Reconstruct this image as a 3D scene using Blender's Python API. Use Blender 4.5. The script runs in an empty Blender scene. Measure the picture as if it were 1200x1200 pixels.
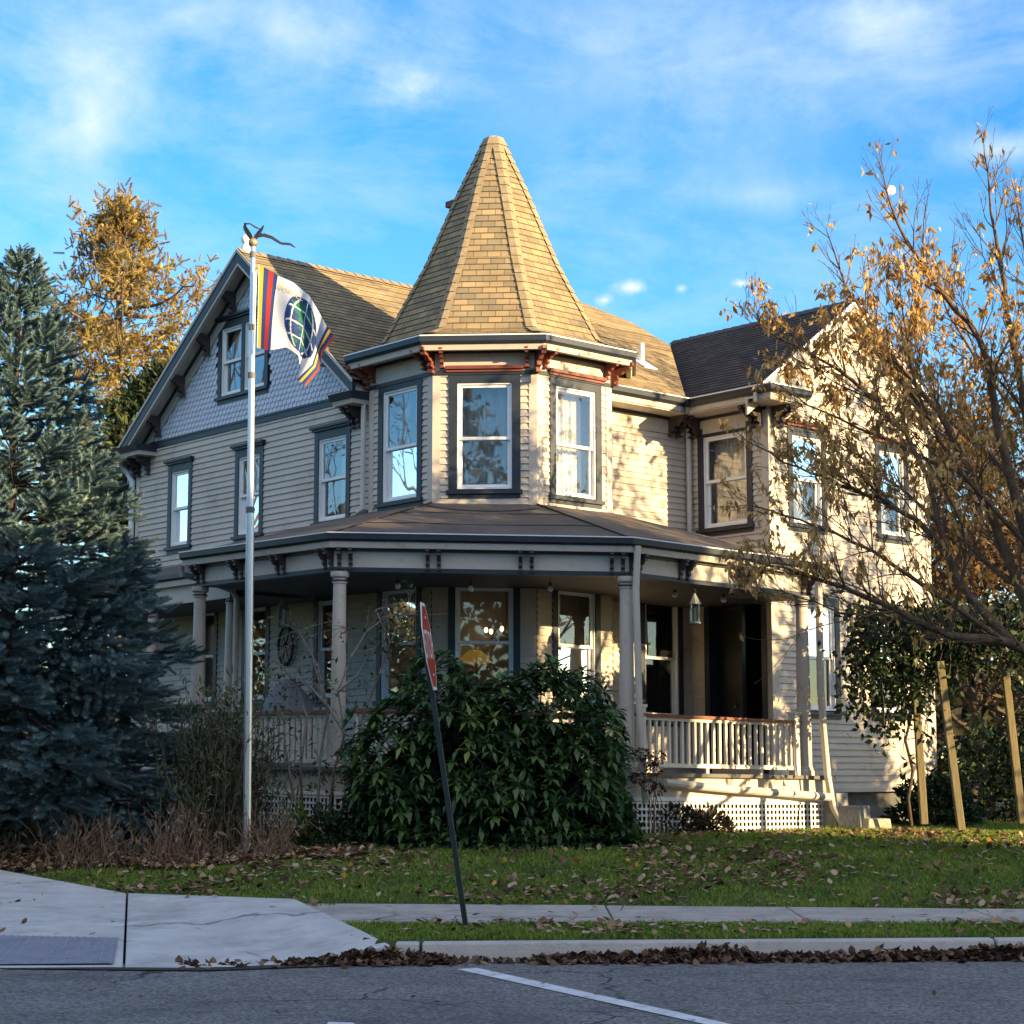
import bpy, bmesh, math, random
import numpy as np
from mathutils import Vector, Matrix
R = math.radians
rng = np.random.default_rng(7)
random.seed(7)
scn = bpy.context.scene
COL = scn.collection

# ------------------------------------------------------------------ camera
FPX, PITCH, HC = 2214.0, .1358, 1.5
cd = bpy.data.cameras.new('camera'); cam = bpy.data.objects.new('camera', cd); COL.objects.link(cam)
cam.location = (0, 0, HC); cam.rotation_euler = (math.pi/2 + PITCH, 0, 0)
cd.sensor_width = 36; cd.lens = FPX/1200*36; cd.clip_start = .1; cd.clip_end = 6000
scn.camera = cam
CP, SP = math.cos(PITCH), math.sin(PITCH)
def ray(px, py):
    x = (px-600)/FPX; u = (600-py)/FPX
    return np.array([x, CP-u*SP, SP+u*CP])
def at(px, py, Y):                       # the point of the place seen there, Y metres ahead
    d = ray(px, py); return d*(Y/d[1]) + np.array([0, 0, HC])

# ------------------------------------------------------------------ materials
def nn(nt, t, **k):
    n = nt.nodes.new(t)
    for a, v in k.items(): setattr(n, a, v)
    return n
def mat(name, col, rough=.6, var=.12, vs=2.5, bump=0, bs=60, metal=0, spec=.4, streak=None, coord='Object', dirt=None):
    m = bpy.data.materials.new(name); m.use_nodes = True; nt = m.node_tree; L = nt.links
    b = nt.nodes['Principled BSDF']
    b.inputs['Roughness'].default_value = rough; b.inputs['Metallic'].default_value = metal
    b.inputs['Specular IOR Level'].default_value = spec
    tc = nn(nt, 'ShaderNodeTexCoord'); mp = nn(nt, 'ShaderNodeMapping')
    L.new(tc.outputs[coord], mp.inputs[0])
    if streak: mp.inputs['Scale'].default_value = streak
    n1 = nn(nt, 'ShaderNodeTexNoise'); n1.inputs['Scale'].default_value = vs; n1.inputs['Detail'].default_value = 8; n1.inputs['Roughness'].default_value = .65
    L.new(mp.outputs[0], n1.inputs['Vector'])
    cr = nn(nt, 'ShaderNodeValToRGB'); e = cr.color_ramp.elements
    c = np.array(col)
    e[0].position = .3; e[0].color = (*np.clip(c*(1-var), 0, 1), 1); e[1].position = .7; e[1].color = (*np.clip(c*(1+var), 0, 1), 1)
    L.new(n1.outputs['Fac'], cr.inputs[0]); out = cr.outputs[0]
    if dirt:
        n3 = nn(nt, 'ShaderNodeTexNoise'); n3.inputs['Scale'].default_value = dirt[1]; n3.inputs['Detail'].default_value = 10; n3.inputs['Roughness'].default_value = .75
        L.new(mp.outputs[0], n3.inputs['Vector'])
        r3 = nn(nt, 'ShaderNodeValToRGB'); r3.color_ramp.elements[0].position = dirt[2]; r3.color_ramp.elements[1].position = dirt[2]+.15
        L.new(n3.outputs['Fac'], r3.inputs[0])
        mx = nn(nt, 'ShaderNodeMix', data_type='RGBA'); mx.inputs[7].default_value = (*dirt[0], 1)
        mm = nn(nt, 'ShaderNodeMath', operation='MULTIPLY'); mm.inputs[1].default_value = dirt[3]
        L.new(r3.outputs[0], mm.inputs[0]); L.new(mm.outputs[0], mx.inputs[0]); L.new(out, mx.inputs[6]); out = mx.outputs[2]
    L.new(out, b.inputs['Base Color'])
    if bump:
        n2 = nn(nt, 'ShaderNodeTexNoise'); n2.inputs['Scale'].default_value = bs; n2.inputs['Detail'].default_value = 6
        L.new(mp.outputs[0], n2.inputs['Vector'])
        bp = nn(nt, 'ShaderNodeBump'); bp.inputs['Strength'].default_value = bump; bp.inputs['Distance'].default_value = .02
        L.new(n2.outputs['Fac'], bp.inputs['Height']); L.new(bp.outputs[0], b.inputs['Normal'])
    return m
def leafmat(name, cols, rough=.55, trans=.25, spec=.3):
    """foliage: colour by a per-leaf random number, some light through the leaf"""
    m = bpy.data.materials.new(name); m.use_nodes = True; nt = m.node_tree; L = nt.links
    b = nt.nodes['Principled BSDF']; b.inputs['Roughness'].default_value = rough; b.inputs['Specular IOR Level'].default_value = spec
    a = nn(nt, 'ShaderNodeAttribute', attribute_name='rnd')
    cr = nn(nt, 'ShaderNodeValToRGB'); e = cr.color_ramp.elements
    for i, c in enumerate(cols):
        p = i/(len(cols)-1)
        if i == 0: el = e[0]
        elif i == len(cols)-1: el = e[-1]
        else: el = e.new(p)
        el.position = p; el.color = (*c, 1)
    L.new(a.outputs['Fac'], cr.inputs[0]); L.new(cr.outputs[0], b.inputs['Base Color'])
    if trans:
        t = nn(nt, 'ShaderNodeBsdfTranslucent'); L.new(cr.outputs[0], t.inputs[0])
        mx = nn(nt, 'ShaderNodeMixShader'); mx.inputs[0].default_value = trans
        L.new(b.outputs[0], mx.inputs[1]); L.new(t.outputs[0], mx.inputs[2])
        L.new(mx.outputs[0], nt.nodes['Material Output'].inputs[0])
    return m
def emitmat(name, col, s):
    m = bpy.data.materials.new(name); m.use_nodes = True; b = m.node_tree.nodes['Principled BSDF']
    b.inputs['Base Color'].default_value = (*col, 1); b.inputs['Emission Color'].default_value = (*col, 1); b.inputs['Emission Strength'].default_value = s
    return m
def glassmat(name, tint=(.9, .93, .95), refl=1.0):
    m = bpy.data.materials.new(name); m.use_nodes = True; nt = m.node_tree; L = nt.links
    nt.nodes.remove(nt.nodes['Principled BSDF'])
    t = nn(nt, 'ShaderNodeBsdfTransparent'); t.inputs[0].default_value = (*tint, 1)
    g = nn(nt, 'ShaderNodeBsdfGlossy'); g.inputs['Roughness'].default_value = .015; g.inputs[0].default_value = (.95, .97, 1, 1)
    fr = nn(nt, 'ShaderNodeFresnel'); fr.inputs[0].default_value = 1.5
    tc = nn(nt, 'ShaderNodeTexCoord'); n = nn(nt, 'ShaderNodeTexNoise'); n.inputs['Scale'].default_value = 1.6; n.inputs['Detail'].default_value = 1
    L.new(tc.outputs['Object'], n.inputs['Vector'])
    bp = nn(nt, 'ShaderNodeBump'); bp.inputs['Strength'].default_value = .035; bp.inputs['Distance'].default_value = .05
    L.new(n.outputs['Fac'], bp.inputs['Height']); L.new(bp.outputs[0], g.inputs['Normal'])
    ma = nn(nt, 'ShaderNodeMath', operation='MULTIPLY_ADD'); ma.inputs[1].default_value = 1.7*refl; ma.inputs[2].default_value = .09*refl; ma.use_clamp = True
    L.new(fr.outputs[0], ma.inputs[0])
    mx = nn(nt, 'ShaderNodeMixShader'); L.new(ma.outputs[0], mx.inputs[0]); L.new(t.outputs[0], mx.inputs[1]); L.new(g.outputs[0], mx.inputs[2])
    L.new(mx.outputs[0], nt.nodes['Material Output'].inputs[0])
    return m
def roofmat(name, col, bw=.21, bh=.115, warm=(1, 1, 1)):
    m = bpy.data.materials.new(name); m.use_nodes = True; nt = m.node_tree; L = nt.links
    b = nt.nodes['Principled BSDF']; b.inputs['Roughness'].default_value = .9; b.inputs['Specular IOR Level'].default_value = .15
    uv = nn(nt, 'ShaderNodeUVMap'); br = nn(nt, 'ShaderNodeTexBrick')
    br.inputs['Scale'].default_value = 1; br.inputs['Brick Width'].default_value = bw; br.inputs['Row Height'].default_value = bh
    br.inputs['Mortar Size'].default_value = .006; br.inputs['Mortar Smooth'].default_value = .3; br.inputs['Bias'].default_value = 0
    c = np.array(col); br.inputs['Color1'].default_value = (*c*np.array([1.3, 1.22, 1.1]), 1); br.inputs['Color2'].default_value = (*c*np.array([.72, .78, .86]), 1); br.inputs['Mortar'].default_value = (*c*.35, 1)
    L.new(uv.outputs[0], br.inputs['Vector'])
    n = nn(nt, 'ShaderNodeTexNoise'); n.inputs['Scale'].default_value = 90; n.inputs['Detail'].default_value = 4; L.new(uv.outputs[0], n.inputs['Vector'])
    n2 = nn(nt, 'ShaderNodeTexNoise'); n2.inputs['Scale'].default_value = 1.3; n2.inputs['Detail'].default_value = 6; L.new(uv.outputs[0], n2.inputs['Vector'])
    ad = nn(nt, 'ShaderNodeMath', operation='ADD'); L.new(n.outputs['Fac'], ad.inputs[0]); L.new(n2.outputs['Fac'], ad.inputs[1])
    mr = nn(nt, 'ShaderNodeMapRange'); mr.inputs[1].default_value = .6; mr.inputs[2].default_value = 1.4; mr.inputs[3].default_value = .5; mr.inputs[4].default_value = 1.45
    L.new(ad.outputs[0], mr.inputs[0])
    mx = nn(nt, 'ShaderNodeMix', data_type='RGBA', blend_type='MULTIPLY'); mx.inputs[0].default_value = 1
    L.new(br.outputs[0], mx.inputs[6]); L.new(mr.outputs[0], mx.inputs[7]); L.new(mx.outputs[2], b.inputs['Base Color'])
    bp = nn(nt, 'ShaderNodeBump'); bp.inputs['Strength'].default_value = .5; bp.inputs['Distance'].default_value = .01
    L.new(n.outputs['Fac'], bp.inputs['Height']); L.new(bp.outputs[0], b.inputs['Normal'])
    return m

SID = mat('beige_siding_paint', (.50, .44, .37), .6, .07, 1.2, .1, 40, dirt=((.22, .18, .14), 1.6, .52, .45))
TRIM = mat('beige_trim_paint', (.47, .42, .36), .55, .06, 2, dirt=((.2, .165, .13), 3, .54, .45))
NAVY = mat('dark_slate_trim_paint', (.02, .026, .038), .45, .15, 3)
WHITE = mat('white_sash_paint', (.74, .75, .75), .45, .05, 5)
SCALE = mat('pale_blue_shingle_paint', (.52, .57, .66), .6, .1, 3, dirt=((.3, .33, .4), 4, .6, .3))
REDBR = mat('oxblood_trim_paint', (.16, .045, .028), .5, .2, 6)
BRK = mat('bracket_paint', (.05, .035, .035), .5, .3, 6)
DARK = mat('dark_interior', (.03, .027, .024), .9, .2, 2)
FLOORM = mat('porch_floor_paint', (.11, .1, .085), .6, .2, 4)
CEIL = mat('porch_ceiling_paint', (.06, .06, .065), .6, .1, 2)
RAILT = mat('redwood_handrail', (.2, .06, .035), .5, .3, 8)
BAL = mat('cream_baluster_paint', (.62, .56, .47), .55, .06, 4)
LATM = mat('white_lattice', (.78, .75, .7), .6, .06, 4)
ROOF = roofmat('tan_asphalt_shingle', (.25, .195, .122))
ROOFD = roofmat('shade_toned_shingle', (.075, .066, .06))  # shade of the wing roof painted in: darker copy of the tan shingle
RIDGE = mat('ridge_cap_shingle', (.25, .195, .122), .9, .25, 8, .3, 90)
PROOF = mat('brown_roll_roofing', (.105, .085, .07), .85, .25, 1.5, .25, 50, dirt=((.05, .042, .038), 1.1, .5, .6))
GLASS = glassmat('window_glass')
GLASSD = glassmat('porch_window_glass', (.8, .84, .86), .8)
CURT = mat('lace_curtain', (.6, .56, .5), .9, .2, 14, streak=(1, 1, .1))
METW = mat('white_metal', (.75, .75, .76), .35, .06, 5, metal=.0)
PIPE = mat('beige_downspout_paint', (.5, .45, .39), .45, .08, 3)
WALLI = mat('interior_plaster', (.3, .24, .15), .9, .1, 2)

# ------------------------------------------------------------------ mesh helpers
class MB:
    def __init__(s): s.v = []; s.f = []; s.uv = []
    def add(s, vs, fs, uvs=None):
        o = len(s.v); s.v += [tuple(map(float, p)) for p in vs]
        for i, f in enumerate(fs):
            s.f.append([o+j for j in f]); s.uv.append(uvs[i] if uvs else None)
    def quad(s, a, b, c, d, uv=None): s.add([a, b, c, d], [(0, 1, 2, 3)], [uv] if uv else None)
    def poly(s, ps, uv=None): s.add(ps, [tuple(range(len(ps)))], [uv] if uv else None)
    def box(s, x0, x1, y0, y1, z0, z1): s.hexa([(x, y, z) for z in (z0, z1) for x, y in ((x0, y0), (x1, y0), (x1, y1), (x0, y1))])
    def hexa(s, p): s.add(p, [(3, 2, 1, 0), (4, 5, 6, 7), (0, 1, 5, 4), (1, 2, 6, 5), (2, 3, 7, 6), (3, 0, 4, 7)])
    def fbox(s, F, u0, u1, z0, z1, n0, n1):
        s.hexa([F(u, z, n) for z in (z0, z1) for u, n in ((u0, n1), (u1, n1), (u1, n0), (u0, n0))])
    def bar(s, a, b, w, h, up=(0, 0, 1)):
        a, b = Vector(a), Vector(b); d = (b-a).normalized(); x = d.cross(Vector(up))
        if x.length < 1e-4: x = d.cross(Vector((1, 0, 0)))
        x.normalize(); y = x.cross(d); x *= w/2; y *= h/2
        s.hexa([p for e in (a, b) for p in (e-x-y, e+x-y, e+x+y, e-x+y)])
    def tube(s, pts, rad, n=8, cap=True):
        pts = [Vector(p) for p in pts]
        if not hasattr(rad, '__len__'): rad = [rad]*len(pts)
        o = len(s.v); t0 = (pts[1]-pts[0]).normalized(); x = t0.cross(Vector((0, 0, 1)))
        if x.length < .05: x = t0.cross(Vector((1, 0, 0)))
        x.normalize()
        for i, p in enumerate(pts):
            t = (pts[min(i+1, len(pts)-1)]-pts[max(i-1, 0)]).normalized()
            x = (x - t*x.dot(t)).normalized(); y = t.cross(x)
            for k in range(n):
                a = 2*math.pi*k/n; q = p + (x*math.cos(a)+y*math.sin(a))*rad[i]; s.v.append(tuple(q))
        for i in range(len(pts)-1):
            for k in range(n):
                s.f.append([o+i*n+k, o+i*n+(k+1) % n, o+(i+1)*n+(k+1) % n, o+(i+1)*n+k]); s.uv.append(None)
        if cap:
            s.f.append([o+k for k in range(n)][::-1]); s.uv.append(None)
            s.f.append([o+(len(pts)-1)*n+k for k in range(n)]); s.uv.append(None)
    def lathe(s, c, prof, n=16):
        o = len(s.v)
        for r, z in prof:
            for k in range(n):
                a = 2*math.pi*k/n; s.v.append((c[0]+r*math.cos(a), c[1]+r*math.sin(a), c[2]+z))
        for i in range(len(prof)-1):
            for k in range(n):
                s.f.append([o+i*n+k, o+i*n+(k+1) % n, o+(i+1)*n+(k+1) % n, o+(i+1)*n+k]); s.uv.append(None)
        s.f.append([o+k for k in range(n)][::-1]); s.uv.append(None)
        s.f.append([o+(len(prof)-1)*n+k for k in range(n)]); s.uv.append(None)
    def sphere(s, c, r, n=10, m=7, sq=(1, 1, 1)):
        o = len(s.v)
        for i in range(m+1):
            t = math.pi*i/m
            for k in range(n):
                a = 2*math.pi*k/n; s.v.append((c[0]+sq[0]*r*math.sin(t)*math.cos(a), c[1]+sq[1]*r*math.sin(t)*math.sin(a), c[2]+sq[2]*r*math.cos(t)))
        for i in range(m):
            for k in range(n):
                s.f.append([o+i*n+k, o+i*n+(k+1) % n, o+(i+1)*n+(k+1) % n, o+(i+1)*n+k]); s.uv.append(None)
    def sweep(s, path, prof, closed=False):
        """profile (outward, z) carried along a plan path with mitred corners; outward = right of travel"""
        P = [Vector((p[0], p[1])) for p in path]; n = len(P); rings = []
        for i in range(n):
            d0 = (P[i]-P[i-1]) if (i > 0 or closed) else (P[1]-P[0])
            d1 = (P[(i+1) % n]-P[i]) if (i < n-1 or closed) else (P[-1]-P[-2])
            n0 = Vector((d0.y, -d0.x)).normalized(); n1 = Vector((d1.y, -d1.x)).normalized()
            m = (n0+n1); m = m/max(m.dot(n0), .2) if m.length > 1e-5 else n0
            zs = path[i][2] if len(path[i]) > 2 else 0
            rings.append([(P[i].x+m.x*o, P[i].y+m.y*o, z+zs) for o, z in prof])
        o = len(s.v); k = len(prof)
        for r in rings: s.v += r
        for i in range(n if closed else n-1):
            j = (i+1) % n
            for a in range(k):
                b = (a+1) % k; s.f.append([o+i*k+a, o+i*k+b, o+j*k+b, o+j*k+a]); s.uv.append(None)
        if not closed:
            s.f.append([o+a for a in range(k)]); s.uv.append(None)
            s.f.append([o+(n-1)*k+a for a in range(k)][::-1]); s.uv.append(None)
    def build(s, name, m, parent=None, fn=None, smooth=False, bevel=0):
        vs = [fn(p) for p in s.v] if fn else s.v
        me = bpy.data.meshes.new(name); me.from_pydata(vs, [], s.f)
        if any(u for u in s.uv):
            ul = me.uv_layers.new(name='UVMap'); i = 0
            for f, u in zip(s.f, s.uv):
                for k in range(len(f)):
                    if u: ul.data[i].uv = u[k]
                    i += 1
        me.validate(); me.update()
        bm = bmesh.new(); bm.from_mesh(me); bmesh.ops.recalc_face_normals(bm, faces=bm.faces); bm.to_mesh(me); bm.free()
        if smooth: me.polygons.foreach_set('use_smooth', [True]*len(me.polygons))
        me.materials.append(m)
        ob = bpy.data.objects.new(name, me); COL.objects.link(ob)
        if parent is not None: ob.parent = parent
        if bevel:
            b = ob.modifiers.new('bevel', 'BEVEL'); b.width = bevel; b.segments = 2; b.limit_method = 'ANGLE'
        return ob
def tag(o, label=None, cat=None, group=None, kind=None):
    for k, v in (('label', label), ('category', cat), ('group', group), ('kind', kind)):
        if v: o[k] = v
    return o
def empty(name, loc, label, cat, group=None, rz=0):
    o = bpy.data.objects.new(name, None); COL.objects.link(o); o.location = loc; o.rotation_euler.z = rz; o.empty_display_size = .2
    return tag(o, label, cat, group)
def npmesh(name, V, F, m, parent=None, rnd=None, col=None, smooth=False):
    """V (n,3), F (k,3|4) arrays; rnd one number per face"""
    me = bpy.data.meshes.new(name); V = np.asarray(V, np.float32); F = np.asarray(F, np.int32)
    if parent is not None: V = V - np.array(parent.matrix_world.translation if False else parent.location, np.float32)
    me.vertices.add(len(V)); me.vertices.foreach_set('co', V.ravel())
    k = F.shape[1]; me.loops.add(F.size); me.loops.foreach_set('vertex_index', F.ravel())
    me.polygons.add(len(F)); me.polygons.foreach_set('loop_start', np.arange(0, F.size, k, dtype=np.int32))
    if rnd is not None:
        a = me.attributes.new('rnd', 'FLOAT', 'FACE'); a.data.foreach_set('value', np.asarray(rnd, np.float32))
    if col is not None:
        a = me.attributes.new('pattern', 'FLOAT_COLOR', 'FACE') if False else me.attributes.new('pattern', 'FLOAT_COLOR', 'CORNER')
        a.data.foreach_set('color', np.repeat(np.asarray(col, np.float32), k, axis=0).ravel())
    me.update(calc_edges=True)
    if smooth: me.polygons.foreach_set('use_smooth', np.ones(len(F), bool))
    me.materials.append(m)
    o = bpy.data.objects.new(name, me); COL.objects.link(o)
    if parent is not None: o.parent = parent
    return o
def norm(a): return a/np.maximum(np.linalg.norm(a, axis=-1, keepdims=True), 1e-9)
def basis(d, roll=None, up=None):
    """frames whose y axis is d; x,z random roll, or z as near up as it goes"""
    d = norm(np.asarray(d, float)); n = len(d)
    ref = norm(rng.normal(size=(n, 3))) if up is None else np.broadcast_to(np.asarray(up, float), (n, 3))
    x = np.cross(d, ref); bad = np.linalg.norm(x, axis=1) < 1e-3
    x[bad] = np.cross(d[bad], [1., .3, 0]); x = norm(x); z = np.cross(x, d)
    return np.stack([x, d, z], 2)                # columns
def scatter(tv, tf, pos, B, sc):
    tv = np.asarray(tv, float); tf = np.asarray(tf, int); n = len(pos); sc = np.asarray(sc, float)
    sc = sc[:, None, None] if sc.ndim == 1 else sc[:, None, :]
    V = np.einsum('nij,nkj->nki', B, tv[None]*sc) + np.asarray(pos)[:, None, :]
    F = tf[None] + (np.arange(n)*len(tv))[:, None, None]
    return V.reshape(-1, 3), F.reshape(-1, tf.shape[1])
def join(parts):
    V = []; F = []; Rn = []; o = 0
    for v, f, r in parts:
        V.append(v); F.append(f+o); Rn.append(r); o += len(v)
    return np.vstack(V), np.vstack(F), np.concatenate(Rn)
LEAF_V = [(0, 0, 0), (-.22, .45, .06), (0, .5, -.03), (.22, .45, .06), (0, 1, -.12)]
LEAF_F = [(0, 2, 1), (0, 3, 2), (1, 2, 4), (2, 3, 4)]
def leaves(pos, d, size, wid=1.0, up=None, rv=None):
    n = len(pos); sc = np.stack([size*wid, size, size], 1)
    V, F = scatter(LEAF_V, LEAF_F, pos, basis(d, up=up), sc)
    r = rng.random(n) if rv is None else rv
    return V, F, np.repeat(r, len(LEAF_F))

# ------------------------------------------------------------------ ground
def sstep(a, b, x): t = np.clip((np.asarray(x, float)-a)/(b-a), 0, 1); return t*t*(3-2*t)
def scurb(x, y): return y-(15.27+.075*np.clip(x, -12, 30))
def lawn_z(x, y):
    x = np.asarray(x, float); y = np.asarray(y, float)
    s = scurb(x, y) - np.interp(-x, [1.5, 2.12, 3.95, 5.8, 10], [0, .2, 1.25, 3.4, 8.1])
    z = .15 + .016*np.clip(s, 0, 3.2) + .083*np.clip(s-3.2, 0, 5.4)
    z = z - .02*np.clip(s-8.0, 0, 1.2)*0
    z = z + .42*sstep(-3.2, -7.5, x)*sstep(19.5, 24, y) + .015*np.sin(x*1.7+y*.9)*sstep(19, 21, y)
    return z
PAVE = [(-2.965, 14.6), (-10, 14.1), (-10, 26.2), (-5.8, 21.73), (-3.95, 19.72), (-2.12, 18.8), (-1.22, 15.9), (-.96, 15.21), (-1.7, 14.9), (-2.36, 14.6)]
def inpoly(x, y, P, shrink=0):
    x = np.asarray(x, float); y = np.asarray(y, float); c = np.array(P); m = c.mean(0); c = c+(m-c)/np.linalg.norm(m-c, axis=1, keepdims=True)*shrink; r = np.zeros(x.shape, bool)
    for i in range(len(c)):
        (x0, y0), (x1, y1) = c[i-1], c[i]
        if y0 == y1: continue
        r ^= ((y0 > y) != (y1 > y)) & (x < (x1-x0)*(y-y0)/(y1-y0)+x0)
    return r
def ground_z(x, y):
    return np.where((scurb(x, y) < .06) | inpoly(x, y, PAVE, .22), -.12, lawn_z(x, y))
def grid_mesh(name, xs, ys, fz, m):
    X, Y = np.meshgrid(xs, ys); Z = fz(X, Y); V = np.stack([X, Y, Z], 2).reshape(-1, 3)
    nx, ny = len(xs), len(ys); i = np.arange((nx-1)*(ny-1)); r, c = i//(nx-1), i % (nx-1); a = r*nx+c
    return npmesh(name, V, np.stack([a, a+1, a+nx+1, a+nx], 1), m)
def groundmat():
    m = mat('lawn_soil', (.035, .055, .014), .95, .5, 1.3, .6, 30, dirt=((.07, .05, .026), 3.5, .52, .7))
    return m
xs = np.unique(np.concatenate([np.linspace(-900, -40, 12), np.linspace(-40, -12, 15), np.arange(-12, 14, .12), np.linspace(14, 40, 14), np.linspace(40, 900, 12)]))
ys = np.unique(np.concatenate([np.linspace(-300, -10, 8), np.linspace(-10, 14, 8), np.arange(14, 30, .12), np.linspace(30, 70, 20), np.linspace(70, 2500, 14)]))
tag(grid_mesh('ground', xs, ys, ground_z, groundmat()), kind='structure')

def asphalt():
    m = mat('asphalt', (.165, .160, .152), .85, .22, .7, .8, 160, spec=.35)
    nt = m.node_tree; L = nt.links; b = nt.nodes['Principled BSDF']
    tc = nn(nt, 'ShaderNodeTexCoord'); v = nn(nt, 'ShaderNodeTexVoronoi'); v.inputs['Scale'].default_value = 48
    L.new(tc.outputs['Object'], v.inputs['Vector'])
    old = b.inputs['Base Color'].links[0].from_socket
    cr = nn(nt, 'ShaderNodeValToRGB'); cr.color_ramp.elements[0].color = (.3, .3, .3, 1); cr.color_ramp.elements[1].color = (1.95, 1.92, 1.9, 1)
    L.new(v.outputs['Color'], cr.inputs[0])
    mx = nn(nt, 'ShaderNodeMix', data_type='RGBA', blend_type='MULTIPLY'); mx.inputs[0].default_value = 1
    L.new(old, mx.inputs[6]); L.new(cr.outputs[0], mx.inputs[7]); L.new(mx.outputs[2], b.inputs['Base Color'])
    return m
def cracked(m, sc, width, dark, patches=None):
    """hairline cracks (and tar patches) added to a paving material"""
    nt = m.node_tree; L = nt.links; b = nt.nodes['Principled BSDF']; src = b.inputs['Base Color'].links[0].from_socket
    tc = nn(nt, 'ShaderNodeTexCoord'); nz = nn(nt, 'ShaderNodeTexNoise'); nz.inputs['Scale'].default_value = 3; nz.inputs['Detail'].default_value = 5; L.new(tc.outputs['Object'], nz.inputs['Vector'])
    ad = nn(nt, 'ShaderNodeMix', data_type='RGBA', blend_type='LINEAR_LIGHT'); ad.inputs[0].default_value = .18; L.new(tc.outputs['Object'], ad.inputs[6]); L.new(nz.outputs['Color'], ad.inputs[7])
    v = nn(nt, 'ShaderNodeTexVoronoi', feature='DISTANCE_TO_EDGE'); v.inputs['Scale'].default_value = sc; L.new(ad.outputs[2], v.inputs['Vector'])
    r = nn(nt, 'ShaderNodeMapRange'); r.inputs[1].default_value = width*.3; r.inputs[2].default_value = width; r.inputs[3].default_value = 1; r.inputs[4].default_value = 0; L.new(v.outputs['Distance'], r.inputs[0])
    n2 = nn(nt, 'ShaderNodeTexNoise'); n2.inputs['Scale'].default_value = .55; n2.inputs['Detail'].default_value = 3; L.new(tc.outputs['Object'], n2.inputs['Vector'])
    r2 = nn(nt, 'ShaderNodeMapRange'); r2.inputs[1].default_value = .46; r2.inputs[2].default_value = .56; r2.inputs[3].default_value = 0; r2.inputs[4].default_value = .85; L.new(n2.outputs['Fac'], r2.inputs[0])
    mu = nn(nt, 'ShaderNodeMath', operation='MULTIPLY'); L.new(r.outputs[0], mu.inputs[0]); L.new(r2.outputs[0], mu.inputs[1])
    mx = nn(nt, 'ShaderNodeMix', data_type='RGBA'); L.new(mu.outputs[0], mx.inputs[0]); L.new(src, mx.inputs[6]); mx.inputs[7].default_value = (*dark, 1); out = mx.outputs[2]
    if patches:
        n3 = nn(nt, 'ShaderNodeTexNoise'); n3.inputs['Scale'].default_value = patches[0]; n3.inputs['Detail'].default_value = 9; n3.inputs['Roughness'].default_value = .7; L.new(tc.outputs['Object'], n3.inputs['Vector'])
        r3 = nn(nt, 'ShaderNodeMapRange'); r3.inputs[1].default_value = patches[1]; r3.inputs[2].default_value = patches[1]+.14; r3.inputs[3].default_value = 0; r3.inputs[4].default_value = patches[3]; L.new(n3.outputs['Fac'], r3.inputs[0])
        mx = nn(nt, 'ShaderNodeMix', data_type='RGBA'); L.new(r3.outputs[0], mx.inputs[0]); L.new(out, mx.inputs[6]); mx.inputs[7].default_value = (*patches[2], 1); out = mx.outputs[2]
    L.new(out, b.inputs['Base Color']); return m
ASPH = cracked(asphalt(), .55, .012, (.02, .02, .022), (.8, .54, (.05, .05, .054), .6))
rx = np.concatenate([np.linspace(-60, -12, 7), np.linspace(-11, 12, 60), np.linspace(13, 60, 7)])
V = []; 
for x in rx:
    V += [(x, -12, 0), (x, 14.0+.075*max(min(x, 30), -12), .0), (x, 15.3+.075*max(min(x, 30), -12), .004)]
F = []
for i in range(len(rx)-1):
    for k in range(2): F.append((i*3+k, i*3+3+k, i*3+4+k, i*3+1+k))
tag(npmesh('road', V, F, ASPH), kind='structure')
LINE = mat('worn_white_road_paint', (.62, .62, .62), .8, .15, 3, .4, 90, dirt=((.1, .1, .11), 9, .52, .8))
def strip(name, ps, z, m, kind='structure'):
    me = MB(); me.poly([(p[0], p[1], z) for p in ps]); return tag(me.build(name, m), kind=kind)
strip('road_marking', [(-.42, 14.66), (-.27, 14.76), (1.27, 11.6), (3.3, 7.4), (3.18, 7.35), (1.13, 11.56)], .006, LINE)
strip('road_marking', [(-1.1, 11.62), (-.95, 11.6), (-.93, 11.52), (-1.1, 11.53)], .006, LINE)
CONC = cracked(mat('pale_concrete', (.49, .485, .465), .85, .16, 2.4, .4, 90, dirt=((.22, .2, .18), 1.1, .5, .5)), .22, .006, (.16, .15, .14), (7, .6, (.26, .24, .21), .5))
CONC2 = cracked(mat('weathered_concrete', (.38, .345, .30), .9, .2, 2.5, .5, 60, dirt=((.15, .13, .11), 2.4, .5, .6)), .5, .012, (.05, .045, .04), (9, .58, (.2, .18, .15), .6))
def slab(name, ps, m, thick=.3):
    me = MB(); n = len(ps); me.add(ps + [(p[0], p[1], p[2]-thick) for p in ps], [tuple(range(n)), tuple(range(2*n-1, n-1, -1))] + [(i, i+n, (i+1) % n+n, (i+1) % n) for i in range(n)])
    return tag(me.build(name, m, bevel=.012), kind='structure')
slab('pavement_slab', [(-2.965, 14.72, .01), (-3.955, 19.72, float(lawn_z(-3.955, 19.72))+.03), (-5.8, 21.73, float(lawn_z(-5.8, 21.73))+.03), (-10, 26.2, float(lawn_z(-10, 26.2))+.03), (-10, 14.2, .01)], CONC)
slab('pavement_slab', [(-2.945, 14.72, .01), (-2.36, 14.66, .008), (-1.7, 14.98, .02), (-1.3, 15.12, .07), (-.96, 15.21, .14), (-1.22, 15.9, .185), (-2.12, 18.8, float(lawn_z(-2.12, 18.8))+.03), (-3.935, 19.72, float(lawn_z(-3.935, 19.72))+.03)], CONC)
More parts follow.
